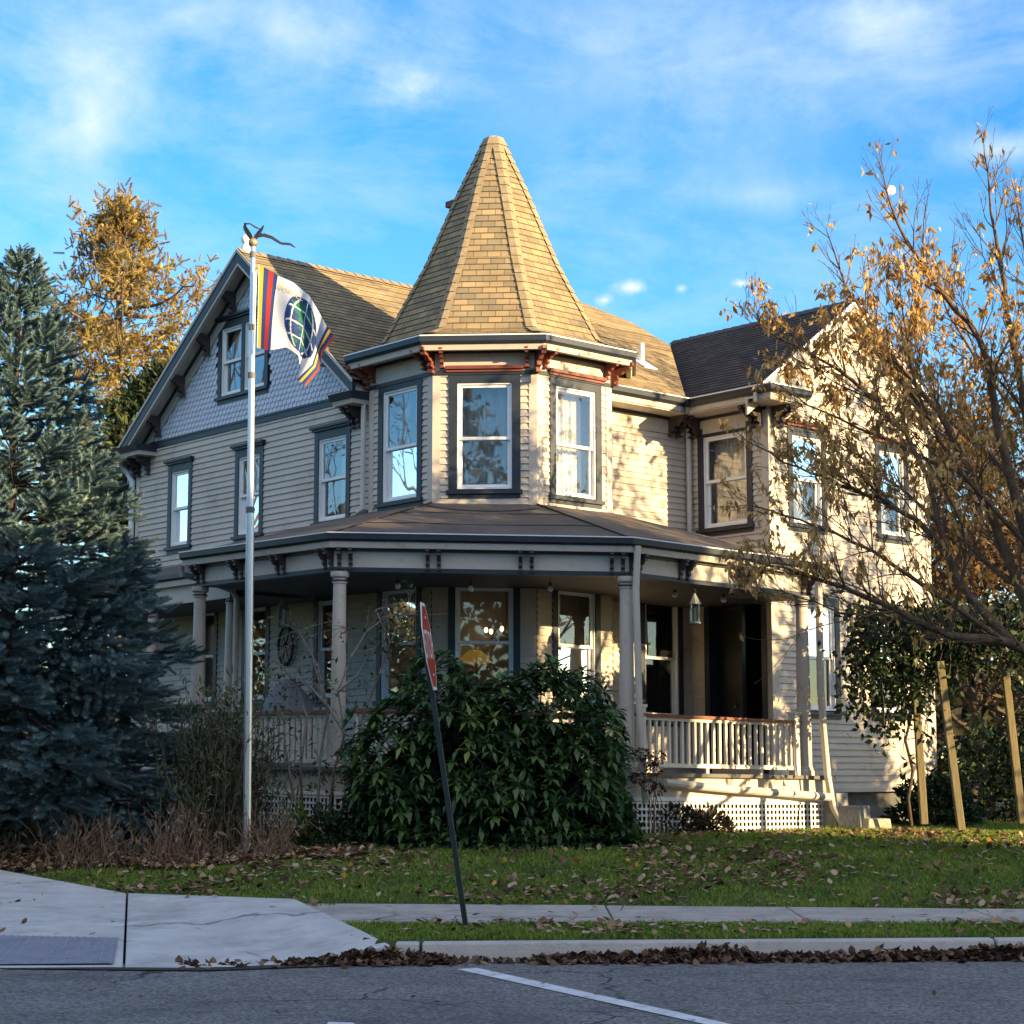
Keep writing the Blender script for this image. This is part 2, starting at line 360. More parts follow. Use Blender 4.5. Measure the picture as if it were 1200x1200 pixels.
# narrow walk between verge and lawn, in slabs with open joints
wk = [-1.5, .9, 2.6, 4.3, 6.0, 7.7, 9.4, 11.1]
for i in range(len(wk)-1):
    a, b = wk[i], wk[i+1]-.015
    nz = lambda x: float(lawn_z(x, 16.8))+.022
    fz = lambda x: float(lawn_z(x, 18.5))+.022
    ps = [(a, 16.78+.02*a, nz(a)), (b, 16.78+.02*b, nz(b)), (b, 18.45-.1*b, fz(b)), (a, 18.45-.1*a, fz(a))]
    if i == 0: ps = [(-1.5, 16.78, .19), (b, 16.78, nz(b)), (b, 18.4, fz(b)), (-2.08, 18.62, .225)]
    slab('sidewalk', ps, CONC2, .2)
# kerb stones
kb = [-.93, -.72, 3.9, 8.0, 12.0, 20.0]
for i in range(len(kb)-1):
    a, b = kb[i]+.012, kb[i+1]-.012; me = MB()
    ya, yb = 15.27+.075*a, 15.27+.075*b
    me.hexa([(a, ya-.05, -.1), (b, yb-.05, -.1), (b, yb+.13, -.1), (a, ya+.13, -.1), (a, ya, .15), (b, yb, .15), (b, yb+.13, .155), (a, ya+.13, .155)])
    tag(me.build('kerb', CONC2 if False else mat('kerb_concrete', (.43, .41, .385), .85, .14, 2, .4, 50, dirt=((.15, .13, .11), 3, .56, .5)), bevel=.015), kind='structure')
# tactile plate
TACT = mat('blue_grey_tactile_plastic', (.23, .235, .285), .6, .12, 3, dirt=((.12, .12, .14), 5, .5, .5))
tp = empty('tactile_paving', (-3.9, 15.6, .05), 'blue grey tactile plate of raised domes set in the kerb ramp', 'tactile paving')
me = MB(); c0 = [(-3.06, 14.84), (-3.33, 16.3), (-5.0, 16.55), (-4.9, 14.74)]
def rampz(y): return .01+(y-14.72)/5*.225+.006
me.poly([(x-tp.location.x, y-tp.location.y, rampz(y)+.01-.05) for x, y in c0]); me.build('plate', TACT, tp)
me = MB()
for i in range(26):
    for j in range(22):
        u, v = (i+.5)/26, (j+.5)/22
        p = np.array(c0[0])*(1-u)*(1-v)+np.array(c0[3])*u*(1-v)+np.array(c0[1])*(1-u)*v+np.array(c0[2])*u*v
        me.lathe((p[0]+3.9, p[1]-15.6, rampz(p[1])+.008-.05), [(.017, 0), (.012, .009), (.006, .011)], 6)
o = me.build('dome', TACT, tp); o['kind'] = 'stuff'

# ------------------------------------------------------------------ the house
AY = math.pi/4+.0608; OX, OY = -1.619, 27.816; CA, SA = math.cos(AY), math.sin(AY); ZG = .65; Z0 = HC-ZG
house = empty('house', (OX, OY, ZG), 'beige clapboard corner house with a shingled turret and wraparound porch', 'house', rz=-AY)
def W(e1, e2, zc): return np.array([OX+e1*CA+e2*SA, OY-e1*SA+e2*CA, zc+HC])
def tz(p): return (p[0], p[1], p[2]+Z0)
def porch(p): return (p[0], p[1], p[2]+Z0-.018*(OX+p[0]*CA+p[1]*SA))
def part(mb, name, m, fn=tz, parent=None, **k): return mb.build(name, m, parent if parent is not None else house, fn, **k)
E1B, L2, D1, E2W = 1.3, 4.81, 2.98, 8.87
TC = (0.0, 1.777); RW = 1.974; APO = RW*math.cos(math.pi/8); HS = RW*math.sin(math.pi/8)
FA = lambda u, z, n=0: (u, -n, z)                    # street gable side
FB = lambda u, z, n=0: (E1B+n, u, z)                 # wall behind the turret
FWL = lambda u, z, n=0: (u, L2-n, z)                 # wing, shaded side
FWR = lambda u, z, n=0: (D1+n, u, z)                 # wing, sunny gable side
def oct_frame(deg):
    a = R(deg); nx, ny = math.cos(a), math.sin(a); tx, ty = -ny, nx
    return lambda u, z, n=0: (TC[0]+nx*(APO+n)+tx*u, TC[1]+ny*(APO+n)+ty*u, z)
OL, OF, OR, OBK, OLB = oct_frame(-90), oct_frame(-45), oct_frame(0), oct_frame(45), oct_frame(-135)

def siding(mb, F, u0, u1, z0, z1, holes=(), step=.1, lim=None):
    n = int(math.ceil((z1-z0)/step)); j = random.random
    for i in range(n):
        a, b = z0+i*step, min(z0+(i+1)*step, z1)
        cuts = sorted({a, b} | {z for h in holes for z in (h[2], h[3]) if a+.002 < z < b-.002})
        off = .002*j()
        for c, d in zip(cuts[:-1], cuts[1:]):
            m = (c+d)/2; lo, hi = (u0, u1) if lim is None else lim(m)
            if hi-lo < .02: continue
            iv = [(lo, hi)]
            for h in holes:
                if h[2] < m < h[3]:
                    nv = []
                    for p, q in iv:
                        if h[1] <= p or h[0] >= q: nv.append((p, q)); continue
                        if h[0] > p: nv.append((p, h[0]))
                        if h[1] < q: nv.append((h[1], q))
                    iv = nv
            dep = lambda z: .021*(1-(z-a)/step)+.002+off
            for p, q in iv:
                mb.quad(F(p, c, dep(c)), F(q, c, dep(c)), F(q, d, dep(d)), F(p, d, dep(d)))
                if c == a: mb.quad(F(p, c, 0), F(q, c, 0), F(q, c, dep(c)), F(p, c, dep(c)))
def curtain(F, u0, u1, z0, z1, n, amp=.02, per=.09, ph=0):
    mb = MB(); k = max(8, int((u1-u0)/.018))
    for i in range(k):
        a, b = u0+(u1-u0)*i/k, u0+(u1-u0)*(i+1)/k
        f = lambda u: n+amp*math.sin(2*math.pi*u/per+ph)+amp*.5*math.sin(2*math.pi*u/(per*2.3))
        mb.quad(F(a, z0, f(a)), F(b, z0, f(b)), F(b, z1, f(b)), F(a, z1, f(a)))
    return mb
def window(F, u0, u1, z0, z1, cw=.11, cap=True, fn=tz, glass=None, drape=None, sashes=1, mid=None, sill=True, sashm=None, capm=None, apron=0):
    """casing ring round the sash opening u0..u1, z0..z1; returns the wall hole"""
    mb = MB(); t = .032; top = cw*1.25
    mb.fbox(F, u0-cw, u0, z0-.02, z1+top, -.1, t); mb.fbox(F, u1, u1+cw, z0-.02, z1+top, -.1, t)
    mb.fbox(F, u0, u1, z1, z1+top, -.1, t-.003)
    if sill: mb.fbox(F, u0-cw-.03, u1+cw+.03, z0-.075, z0-.02, -.1, t+.04)
    mb.fbox(F, u0-cw, u1+cw, z0-.075-apron-.06, z0-.077, -.02, t-.004)
    if cap and capm is None:
        mb.fbox(F, u0-cw-.03, u1+cw+.03, z1+top, z1+top+.035, -.02, t+.04)
        mb.fbox(F, u0-cw-.055, u1+cw+.055, z1+top+.0352, z1+top+.075, -.02, t+.075)
    w = part(mb, 'window', NAVY, fn)
    if capm:
        cb = MB(); cb.fbox(F, u0-cw-.04, u1+cw+.04, z1+top+.001, z1+top+.04, -.02, t+.04); cb.fbox(F, u0-cw-.05, u1+cw+.05, z1+top+.0402, z1+top+.09, -.02, t+.075)
        part(cb, 'head_cap', capm, fn, w)
    n = sashes; du = (u1-u0)/n; sb = MB(); pb = MB(); zm = mid or (z0+z1)/2
    for i in range(n):
        a, b = u0+i*du+(.05 if i else 0), u0+(i+1)*du-(.05 if i < n-1 else 0)
        if i: mb2 = MB(); mb2.fbox(F, a-.1, a, z0, z1, -.1, t-.005); part(mb2, 'mullion', NAVY, fn, w)
        s = .048
        # outer frame, flush with the casing, then upper and lower sash set back
        for (p, q, c, d, n0, n1) in ((a, a+.022, z0, z1, -.1, .012), (b-.022, b, z0, z1, -.1, .012), (a+.022, b-.022, z1-.022, z1, -.1, .012), (a+.022, b-.022, z0, z0+.03, -.1, .014)):
            sb.fbox(F, p, q, c, d, n0, n1)
        a2, b2 = a+.022, b-.022
        for (c, d, n0, n1) in ((zm-.02, z1-.022, -.05, -.015), (z0+.03, zm+.022, -.088, -.0522)):
            sb.fbox(F, a2, a2+s, c, d, n0, n1); sb.fbox(F, b2-s, b2, c, d, n0, n1)
            sb.fbox(F, a2+s, b2-s, d-.042, d, n0, n1); sb.fbox(F, a2+s, b2-s, c, c+.045, n0, n1)
            m = (n0+n1)/2
            pb.quad(F(a2+s, c+.045, m), F(b2-s, c+.045, m), F(b2-s, d-.042, m), F(a2+s, d-.042, m))
    part(sb, 'sash', sashm or WHITE, fn, w); part(pb, 'pane', glass or GLASS, fn, w)
    if drape == 'full': part(curtain(F, u0, u1, z0, z1, -.28), 'curtain', CURT, fn, w)
    elif drape == 'sides':
        k = (u1-u0)*.36; c1 = curtain(F, u0, u0+k, z0, z1, -.26); c2 = curtain(F, u1-k, u1, z0, z1, -.26, ph=1)
        part(c1, 'curtain', CURT, fn, w); part(c2, 'curtain', CURT, fn, w)
    elif drape == 'blind': 
        c1 = MB(); c1.quad(F(u0, z0+(z1-z0)*.45, -.2), F(u1, z0+(z1-z0)*.45, -.2), F(u1, z1, -.2), F(u0, z1, -.2)); part(c1, 'blind', CURT, fn, w)
    elif drape == 'right':
        part(curtain(F, u0+(u1-u0)*.3, u1, z0, z1, -.26), 'curtain', CURT, fn, w)
    return (u0-cw+.01, u1+cw-.01, z0-.03, z1+top-.01)
def bracket(m, F, u, zt, dep, hgt, th=.07, n0=0, fn=None):
    mb = MB()
    prof = [(0, 0), (1, 0), (1, -.14), (.86, -.2), (.9, -.33), (.62, -.36), (.5, -.52), (.3, -.56), (.34, -.76), (.16, -.84), (.2, -1), (0, -1)]
    k = len(prof); vs = [F(u+s*th/2, zt+z*hgt, n0+n*dep) for s in (-1, 1) for n, z in prof]
    mb.add(vs, [tuple(range(k)), tuple(range(2*k-1, k-1, -1))]+[(i, (i+1) % k, (i+1) % k+k, i+k) for i in range(k)])
    mb.fbox(F, u-th*.62, u+th*.62, zt-hgt*1.06, zt-hgt*.97, n0, n0+dep*.3)
    part(mb, 'eave_bracket', m, fn or tz)

def clip(poly, k, lo, hi):
    def half(P, keep, v):
        out = []
        for i in range(len(P)):
            a, b = P[i-1], P[i]; ia, ib = keep(a[k]), keep(b[k])
            if ia != ib:
                t = (v-a[k])/(b[k]-a[k]); out.append(tuple(a[j]+(b[j]-a[j])*t for j in range(len(a))))
            if ib: out.append(b)
        return out
    P = half(poly, lambda x: x >= lo-1e-9, lo)
    return half(P, lambda x: x <= hi+1e-9, hi) if len(P) > 2 else []
def courses(mb, P3, step=.115, lift=.011, u_off=0):
    """planar roof polygon as overlapping shingle courses, UV in metres"""
    P = [Vector(p) for p in P3]; n = Vector((0, 0, 0))
    for i in range(len(P)): n += (P[i-1]-P[0]).cross(P[i]-P[0])
    n.normalize(); n = n if n.z > 0 else -n
    up = (Vector((0, 0, 1))-n*n.z).normalized(); ax = up.cross(n)
    o = P[0]; q = [((p-o).dot(ax), (p-o).dot(up)) for p in P]
    lo, hi = min(b for a, b in q), max(b for a, b in q); k = int(math.ceil((hi-lo)/step))
    for i in range(k):
        a, b = lo+i*step, lo+(i+1)*step
        c = clip(q, 1, a, b)
        if len(c) < 3: continue
        pts = [o+ax*u+up*v+n*(lift*(1-(v-a)/step)+.001) for u, v in c]
        mb.poly(pts, [(u+u_off, v-lo+.0004) for u, v in c])
        bot = [(u, v) for u, v in c if abs(v-a) < 1e-6]
        if len(bot) >= 2 and i > 0:
            u0, u1 = min(x[0] for x in bot), max(x[0] for x in bot)
            pp = [o+ax*u+up*a+n*h for u, h in ((u0, 0), (u1, 0), (u1, lift+.001), (u0, lift+.001))]
            mb.poly(pp, [(u0+u_off, a-lo+.01)]*4)
    return n

# --- clapboard walls and windows
ZB = -.28
# main block gable side: windows first, then the wall around them
hA = []
for u0, u1, dr in ((-6.52, -5.96, None), (-4.4, -3.78, 'blind'), (-2.13, -1.40, 'right')):
    hA.append(window(FA, u0, u1, 3.86, 5.16, .105, drape=dr))
for u0, u1 in ((-4.1, -3.52), (-2.1, -1.45)):
    hA.append(window(FA, u0, u1, 1.05, 2.55, .1, fn=porch, glass=GLASSD, cap=False))
hA.append(window(FA, -5.6, -5.05, 1.05, 2.55, .1, fn=porch, glass=GLASSD, cap=False))
mb = MB(); siding(mb, FA, -7.72, -.7, ZB, 5.66, hA); part(mb, 'wall', SID)
# wall between turret and wing
hB = [window(FB, 3.75, 4.5, .85, 2.7, .1, fn=porch, glass=GLASSD, cap=False)]
mb = MB(); siding(mb, FB, 1.5, L2, ZB, 5.52, hB); part(mb, 'wall', SID)
# wing, shaded side
hW = [window(FWL, 1.64, 2.55, 3.8, 5.26, .115, drape='full', cap=False, mid=4.54)]
DOOR = (1.62, 2.9, .02, 2.75)
mb = MB(); siding(mb, FWL, E1B, D1, ZB, 5.52, hW+[DOOR]); part(mb, 'wall', SID)
# wing, sunny gable side
hR = [window(FWR, 5.35, 6.06, 3.82, 5.2, .11, drape='full', capm=REDBR), window(FWR, 7.55, 8.2, 3.82, 5.2, .11, drape='full', capm=REDBR),
      window(FWR, 5.5, 6.3, .92, 2.55, .11, drape=None, cap=False, glass=GLASSD), window(FWR, 7.3, 7.95, .92, 2.55, .11, cap=False, glass=GLASSD)]
WPK = (6.8, 7.45)
def limR(z):
    if z < 5.62: return (L2, E2W)
    k = (7.45-z)/(7.45-5.62)*2.05; return (WPK[0]-k, WPK[0]+k)
mb = MB(); siding(mb, FWR, L2, E2W, ZB, 7.4, hR, lim=limR); part(mb, 'wall', SID)
# hidden sides that close the block
mb = MB()
for a, b, zt in (((-7.72, 0), (-7.72, 9.2), 5.6), ((-7.72, 9.2), (1.0, 9.2), 5.6), ((1.0, 9.2), (1.0, E2W), 5.6), ((1.0, E2W), (D1, E2W), 5.6), ((-.38, 0), (-.38, 9.), 5.6)):
    mb.quad((*a, ZB), (*b, ZB), (*b, zt), (*a, zt))
part(mb, 'wall', SID)
mb = MB(); mb.box(-7.7, .6, .05, 9.1, 3.28, 3.4); mb.box(-.36, D1-.03, L2+.05, E2W-.05, 3.281, 3.401); mb.box(-7.68, -.4, .3, 9, 5.66, 5.72)
part(mb, 'storey_floor', DARK)
mb = MB(); mb.box(-7.6, -.39, 2.6, 2.7, ZB, 5.6); mb.box(.2, .3, 3.2, 9, ZB, 5.4); mb.box(-.3, D1-.1, 6.85, 6.92, ZB, 5.4); part(mb, 'inner_wall', DARK)
mb = MB(); mb.fbox(FA, -7.72, -7.6, ZB, 5.62, -.01, .026); mb.fbox(lambda u, z, n=0: (-7.72-n, u, z), 0, .12, ZB, 5.62, -.01, .0261); part(mb, 'corner_board', TRIM)
mb = MB(); mb.fbox(FWR, L2, L2+.13, ZB, 5.6, -.01, .026); mb.fbox(FWL, D1-.12, D1+.0262, ZB, 5.6, -.01, .0265); part(mb, 'corner_board', TRIM)
mb = MB(); mb.fbox(FWR, E2W-.12, E2W, ZB, 5.6, -.01, .026); part(mb, 'corner_board', TRIM)

# --- turret
def ring(r, z): return [(TC[0]+r*math.cos(R(22.5+45*k)), TC[1]+r*math.sin(R(22.5+45*k)), z) for k in range(8)]
ZTB, ZTT = ZB, 6.08
hF = [window(OF, -.40, .40, 4.05, 5.62, .125, drape='full', capm=REDBR, mid=4.8), window(OF, -.42, .42, 1.0, 2.62, .1, fn=porch, cap=False, glass=GLASSD, drape=None)]
hL = [window(OL, -.42, .41, 3.98, 5.66, .11, drape='sides', cap=False, mid=4.78), window(OL, -.42, .42, 1.0, 2.62, .1, fn=porch, cap=False, glass=GLASSD)]
hRt = [window(OR, -.39, .43, 4.0, 5.62, .115, drape='full', capm=REDBR, mid=4.76), window(OR, -.36, .4, 1.0, 2.62, .1, fn=porch, cap=False, glass=GLASSD)]
for F, h in ((OL, hL), (OF, hF), (OR, hRt)):
    mb = MB(); siding(mb, F, -HS, HS, ZTB, ZTT, h); part(mb, 'turret_wall', SID)
mb = MB()
for F, h in ((OL, hL), (OF, hF), (OR, hRt), (OLB, []), (OBK, [])): siding(mb, lambda u, z, n=0, F=F: F(u, z, n-.08), -HS+.04, HS-.04, ZTB, ZTT, h, step=9)
part(mb, 'room_shade_lining', DARK)  # dark sheet added inside the turret walls, room shade put into its colour
mb = MB()
for F in (OLB, OBK): siding(mb, F, -HS, HS, ZTB, ZTT)
part(mb, 'turret_wall', SID)
for k in range(8):                         # corner boards, mitred round each corner
    mb = MB(); a = R(22.5+45*k); c = Vector((TC[0]+RW*math.cos(a), TC[1]+RW*math.sin(a)))
    for F, s in ((oct_frame(45*k), 1), (oct_frame(45*k+45), -1)):
        u = s*HS; mb.fbox(F, min(u-s*.105, u+s*.009), max(u-s*.105, u+s*.009), 3.7, 5.8, -.01, .024)
    part(mb, 'corner_board', TRIM)
octo = [(p[0], p[1]) for p in ring(RW, 0)]
def apath(r): return [(TC[0]+r*math.cos(R(22.5+45*k)), TC[1]+r*math.sin(R(22.5+45*k))) for k in range(8)]
mb = MB(); mb.sweep(apath(RW), [(.0, 5.80), (.03, 5.80), (.03, 6.10), (.0, 6.10)], True); part(mb, 'frieze', TRIM)
mb = MB(); mb.sweep(apath(RW), [(.0, 5.74), (.045, 5.74), (.05, 5.80), (.0, 5.80)], True); mb.sweep(apath(RW), [(.03, 6.06), (.07, 6.06), (.07, 6.1), (.03, 6.1)], True)
part(mb, 'frieze_moulding', NAVY)
KE = 1/math.cos(math.pi/8)
ov = APO*(2.354/1.974)-APO
mb = MB(); mb.sweep(apath(RW), [(0, 6.10), (ov-.02, 6.10), (ov-.02, 6.115), (0, 6.115)], True); part(mb, 'soffit', TRIM)
mb = MB(); mb.sweep(apath(RW), [(ov-.1, 6.05), (ov-.03, 6.05), (ov-.012, 6.135), (ov-.1, 6.135)], True); part(mb, 'fascia', TRIM)
mb = MB(); mb.sweep(apath(RW), [(ov-.05, 6.137), (ov+.02, 6.137), (ov+.045, 6.17), (ov+.045, 6.245), (ov+.02, 6.245), (ov+.015, 6.18), (ov-.05, 6.18)], True); part(mb, 'gutter', NAVY)
mb = MB(); mb.sweep(apath(RW), [(ov+.018, 6.2452), (ov+.052, 6.2452), (ov+.052, 6.262), (ov+.018, 6.262)], True); part(mb, 'gutter_lip', METW)
for k in range(8):
    for F, sg in ((oct_frame(45*k), 1), (oct_frame(45*k+45), -1)):
        bracket(REDBR, F, sg*(HS-.13), 6.1, .3, .25, .05, .03)
    a = R(22.5+45*k); nx, ny = math.cos(a), math.sin(a)
    Fc = lambda u, z, n, nx=nx, ny=ny: (TC[0]+nx*(RW+n)-ny*u, TC[1]+ny*(RW+n)+nx*u, z)
    bracket(REDBR, Fc, 0, 6.1, .36, .32, .07, .02)
# candle-snuffer roof: flared skirt then the steep cone
rr = [(2.40, 6.245), (2.06, 6.34), (1.80, 6.47), (1.13, 7.73), (.585, 9.0), (.15, 9.93)]
mb = MB(); hips = MB()
for k in range(8):
    a0, a1 = R(22.5+45*k), R(67.5+45*k)
    pt = lambda r, a, z: (TC[0]+r*math.cos(a), TC[1]+r*math.sin(a), z)
    for (r0, za), (r1, zb) in zip(rr[:-1], rr[1:]):
        courses(mb, [pt(r0, a0, za), pt(r0, a1, za), pt(r1, a1, zb), pt(r1, a0, zb)], .115, .012, u_off=k*.37)
    # hip caps folded over every hip
    pts = [Vector(pt(r+.012, a0, z+.02)) for r, z in rr]
    seg = []
    for p, q in zip(pts[:-1], pts[1:]):
        n = max(1, int((q-p).length/.16)); seg += [p+(q-p)*(i/n) for i in range(n)]
    seg.append(pts[-1])
    tx = Vector((-math.sin(a0), math.cos(a0), 0)); rad = Vector((math.cos(a0), math.sin(a0), 0))
    for p, q in zip(seg[:-1], seg[1:]):
        t = (q-p).normalized(); nrm = tx.cross(t); nrm = nrm if nrm.dot(rad) > 0 else -nrm
        w = .1
        for s in (-1, 1):
            side = (tx*s - rad*.40).normalized()
            hips.quad(p+nrm*.014, p+nrm*.014+side*w, q+side*w, q)
part(mb, 'turret_roof', ROOF)
part(hips, 'hip_cap', RIDGE)
mb = MB(); mb.lathe((TC[0], TC[1], 9.87), [(.185, -.0), (.165, .06), (.13, .095), (.09, .11), (.03, .118), (.0, .118)], 12); part(mb, 'roof_cap', mat('weathered_zinc', (.5, .5, .5), .45, .3, 9, .3, 30))

# --- main gable roof
PKA, ZPK, SL = -4.05, 8.6, .77
EL, ER = -8.0, -.80; YF, YBk = -.34, 8.3
zr = lambda u: ZPK-(SL if u < PKA else .835)*abs(u-PKA)
mb = MB()
courses(mb, [(ER, YF, zr(ER)), (ER, YBk, zr(ER)), (PKA, YBk, ZPK), (PKA, YF, ZPK)])
part(mb, 'roof', ROOF)
mb = MB()
courses(mb, [(EL, YF, zr(EL)), (PKA, YF, ZPK), (PKA, YBk, ZPK), (EL, YBk, zr(EL))])
part(mb, 'roof', ROOF)
mb = MB(); mb.poly([(EL, YBk, zr(EL)), (ER, YBk, zr(ER)), (PKA, YBk, ZPK)]); part(mb, 'gable_wall', SID)
mb = MB(); mb.quad((-.84, .3, 5.3), (-.84, YBk, 5.3), (-.84, YBk, zr(ER)-.02), (-.84, .3, zr(ER)-.02)); part(mb, 'wall', SID)
mb = MB()
n = 44
for i in range(n):
    y0 = YF-.02+i*.2
    if y0 > YBk: break
    for s in (-1, 1):
        mb.quad((PKA, y0, ZPK+.035), (PKA, y0+.205, ZPK+.02), (PKA+s*.13, y0+.205, ZPK-.08), (PKA+s*.13, y0, ZPK-.07))
part(mb, 'ridge_cap', RIDGE)
def rake(name_m, y0, y1, d0, d1, m, sides=(-1, 1)):
    """a board following the rake, between depths d0..d1 below the roof plane and y0..y1"""
    b = MB()
    for s in sides:
        ue = EL+.0 if s < 0 else ER
        p = lambda u, d, y: (u, y, zr(u)-d*1.26)
        b.hexa([p(ue, d1, y0), p(PKA, d1, y0), p(PKA, d1, y1), p(ue, d1, y1), p(ue, d0, y0), p(PKA, d0, y0), p(PKA, d0, y1), p(ue, d0, y1)])
    return part(b, name_m, m)
rake('barge_board', YF-.03, YF+.03, .03, .17, NAVY)
rake('barge_edge', YF-.045, YF-.031, -.012, .035, TRIM)
rake('barge_edge', YF-.02, YF+.04, .172, .215, TRIM)
rake('soffit', YF+.031, -.001, .11, .125, TRIM)
rake('rake_frieze', -.045, .0, .126, .33, TRIM)
rake('rake_moulding', -.075, -.0451, .126, .17, NAVY)
for s in (-1, 1):
    for k in range(5):
        u = PKA+s*(.55+k*.78)
        if u > -.95: continue
        bracket(BRK, FA, u, zr(u)-.165, .3, .34, .09, .045)
# scalloped shingles of the gable
mb = MB(); row = .092; wd = .115; zb = 5.78; hg = (-5.1, -3.58, 6.2, 7.66)
hole = window(FA, -5.0, -3.69, 6.29, 7.45, .1, sashes=2, drape='blind')
i = 0
while zb+i*row < zr(PKA)-.35:
    z = zb+i*row; half = (ZPK-.40-z)/SL; k0 = PKA-half+.05; u = k0+(.5*wd if i % 2 else 0)
    while u+wd < PKA+half-.03:
        if not (hole[0] < u+wd and u < hole[1] and hole[2]-row*.4 < z and z < hole[3]-.02):
            c = u+wd/2; r = wd*.5-.004; jn = .004*random.random(); dz = .004*(random.random()-.5)
            pr = [(c-r, z+row*1.3, .003), (c-r, z+r*.75, .012)]+[(c-r*math.cos(t), z+dz+r*.75-r*.85*math.sin(t), .018+jn) for t in np.linspace(.5, math.pi-.5, 5)]+[(c+r, z+r*.75, .012), (c+r, z+row*1.3, .003)]
            mb.poly([FA(*p) for p in pr])
        u += wd
    i += 1
part(mb, 'gable_shingles', SCALE)
mb = MB(); tri = [(-7.72, 5.6), (-.78, 5.6), (PKA, zr(PKA)-.1)]
for lo, hi, zl, zh in ((-9, hole[0]+.02, 5, 9), (hole[1]-.02, 0, 5, 9), (hole[0]+.02, hole[1]-.02, 5, hole[2]+.02), (hole[0]+.02, hole[1]-.02, hole[3]-.02, 9)):
    c = clip(clip(tri, 0, lo, hi), 1, zl, zh) if len(clip(tri, 0, lo, hi)) > 2 else []
    if len(c) > 2: mb.poly([FA(u, z, -.004) for u, z in c])
part(mb, 'gable_backing', NAVY)
mb = MB(); mb.fbox(FA, -7.25, -.72, 5.66, 5.75, -.01, .035); mb.fbox(FA, -7.25, -.72, 5.7501, 5.785, -.01, .05); part(mb, 'belt_course', NAVY)
# boxed eave returns
def ereturn(u0, u1, s):
    b = MB(); b.hexa([(u0, -.36, 5.53), (u1, -.36, 5.53), (u1, 0, 5.53), (u0, 0, 5.53), (u0, -.38, 5.6), (u1, -.38, 5.6), (u1, 0, 5.6), (u0, 0, 5.6)])
    part(b, 'eave_return', TRIM)
    b = MB(); b.hexa([(u0-.02, -.41, 5.602), (u1+.02, -.41, 5.602), (u1+.02, 0, 5.602), (u0-.02, 0, 5.602), (u0-.03, -.45, 5.7), (u1+.03, -.45, 5.7), (u1+.03, .02, 5.735), (u0-.03, .02, 5.735)])
    part(b, 'return_cap', NAVY)
ereturn(-7.9, -7.08, -1); ereturn(-1.3, -.80, 1)
for u in (-7.62, -7.3, -1.2, -1.05): bracket(BRK, FA, u, 5.53, .3, .3, .07)
# long eave gutter at the far left side
mb = MB(); mb.bar((-8.03, -.36, 5.56), (-8.03, 8.2, 5.56), .1, .1); part(mb, 'gutter', NAVY)
# chimney seen past the cone
mb = MB(); mb.box(-4.3, -3.8, 4.43, 4.93, 8.2, 10.34); mb.box(-4.36, -3.74, 4.37, 4.99, 10.341, 10.45); mb.box(-4.22, -3.88, 4.51, 4.85, 10.451, 10.6)
part(mb, 'chimney', mat('dark_chimney_brick', (.1, .06, .05), .9, .3, 9, .4, 40))
# white ball finial on the gable
mb = MB(); mb.lathe((PKA, -.2, ZPK), [(.085, -.05), (.075, .06), (.045, .12), (.045, .15)], 12); mb.sphere((PKA, -.2, ZPK+.2), .085, 14, 10); part(mb, 'roof_finial', METW, smooth=True)

# --- cross roof behind the turret
zB = lambda u: 5.80+.65*(1.85-u)
poly = [(1.84, .9), (1.84, 4.18), (-.59, 6.39), (-1.44, 6.3), (-1.9, 5.72), (-2.25, 5.25), (-1.0, 3.0), (.9, 1.6)]
mb = MB(); courses(mb, [(u, v, zB(u)) for u, v in poly]); 
n = len(poly)
part(mb, 'roof', ROOF)
mb = MB()
for i in range(n):
    a, b = poly[i], poly[(i+1) % n]
    if i == 0: continue
    mb.quad((*a, zB(a[0])-.01), (*b, zB(b[0])-.01), (*b, 5.6), (*a, 5.6))
part(mb, 'roof_side', ROOFD)
mb = MB(); mb.tube([(.62, 4.45, zB(.62)-.05), (.62, 4.45, zB(.62)+.33)], .05, 12); mb.hexa([(.45, 4.3, zB(.45)+.01), (.83, 4.3, zB(.83)+.01), (.83, 4.6, zB(.83)+.01), (.45, 4.6, zB(.45)+.01), (.45, 4.3, zB(.45)+.03), (.83, 4.3, zB(.83)+.03), (.83, 4.6, zB(.83)+.03), (.45, 4.6, zB(.45)+.03)])
part(mb, 'vent_pipe', METW)
# --- wing roof
WO = D1+.2; ZWP = 7.57; SW = .72; EW0, EW1 = 4.28, 9.12
zw = lambda v: ZWP-SW*abs(v-WPK[0])
mb = MB(); courses(mb, [(1.75, EW0, zw(EW0)), (WO, EW0, zw(EW0)), (WO, WPK[0], ZWP), (-.9, WPK[0], ZWP), (-.7, 6.3, zw(6.3))]); part(mb, 'roof', ROOFD)
mb = MB(); courses(mb, [(WO, EW1, zw(EW1)), (-.9, EW1, zw(EW1)), (-.9, WPK[0], ZWP), (WO, WPK[0], ZWP)]); part(mb, 'roof', ROOFD)
mb = MB()
for i in range(21):
    x0 = -.9+i*.2
    for s in (-1, 1): mb.quad((x0, WPK[0], ZWP+.03), (x0+.205, WPK[0], ZWP+.018), (x0+.205, WPK[0]+s*.13, ZWP-.08), (x0, WPK[0]+s*.13, ZWP-.07))
part(mb, 'ridge_cap', ROOFD if False else mat('shade_toned_ridge_cap', (.075, .066, .06), .9, .2, 8))  # same shade tone put into the wing's ridge caps
def wrake(nm, x0, x1, d0, d1, m):
    b = MB()
    for s in (-1, 1):
        ve = EW0+.02 if s < 0 else EW1-.02; p = lambda v, d, x: (x, v, zw(v)-d*1.28)
        b.hexa([p(ve, d1, x0), p(WPK[0], d1, x0), p(WPK[0], d1, x1), p(ve, d1, x1), p(ve, d0, x0), p(WPK[0], d0, x0), p(WPK[0], d0, x1), p(ve, d0, x1)])
    return part(b, nm, m)
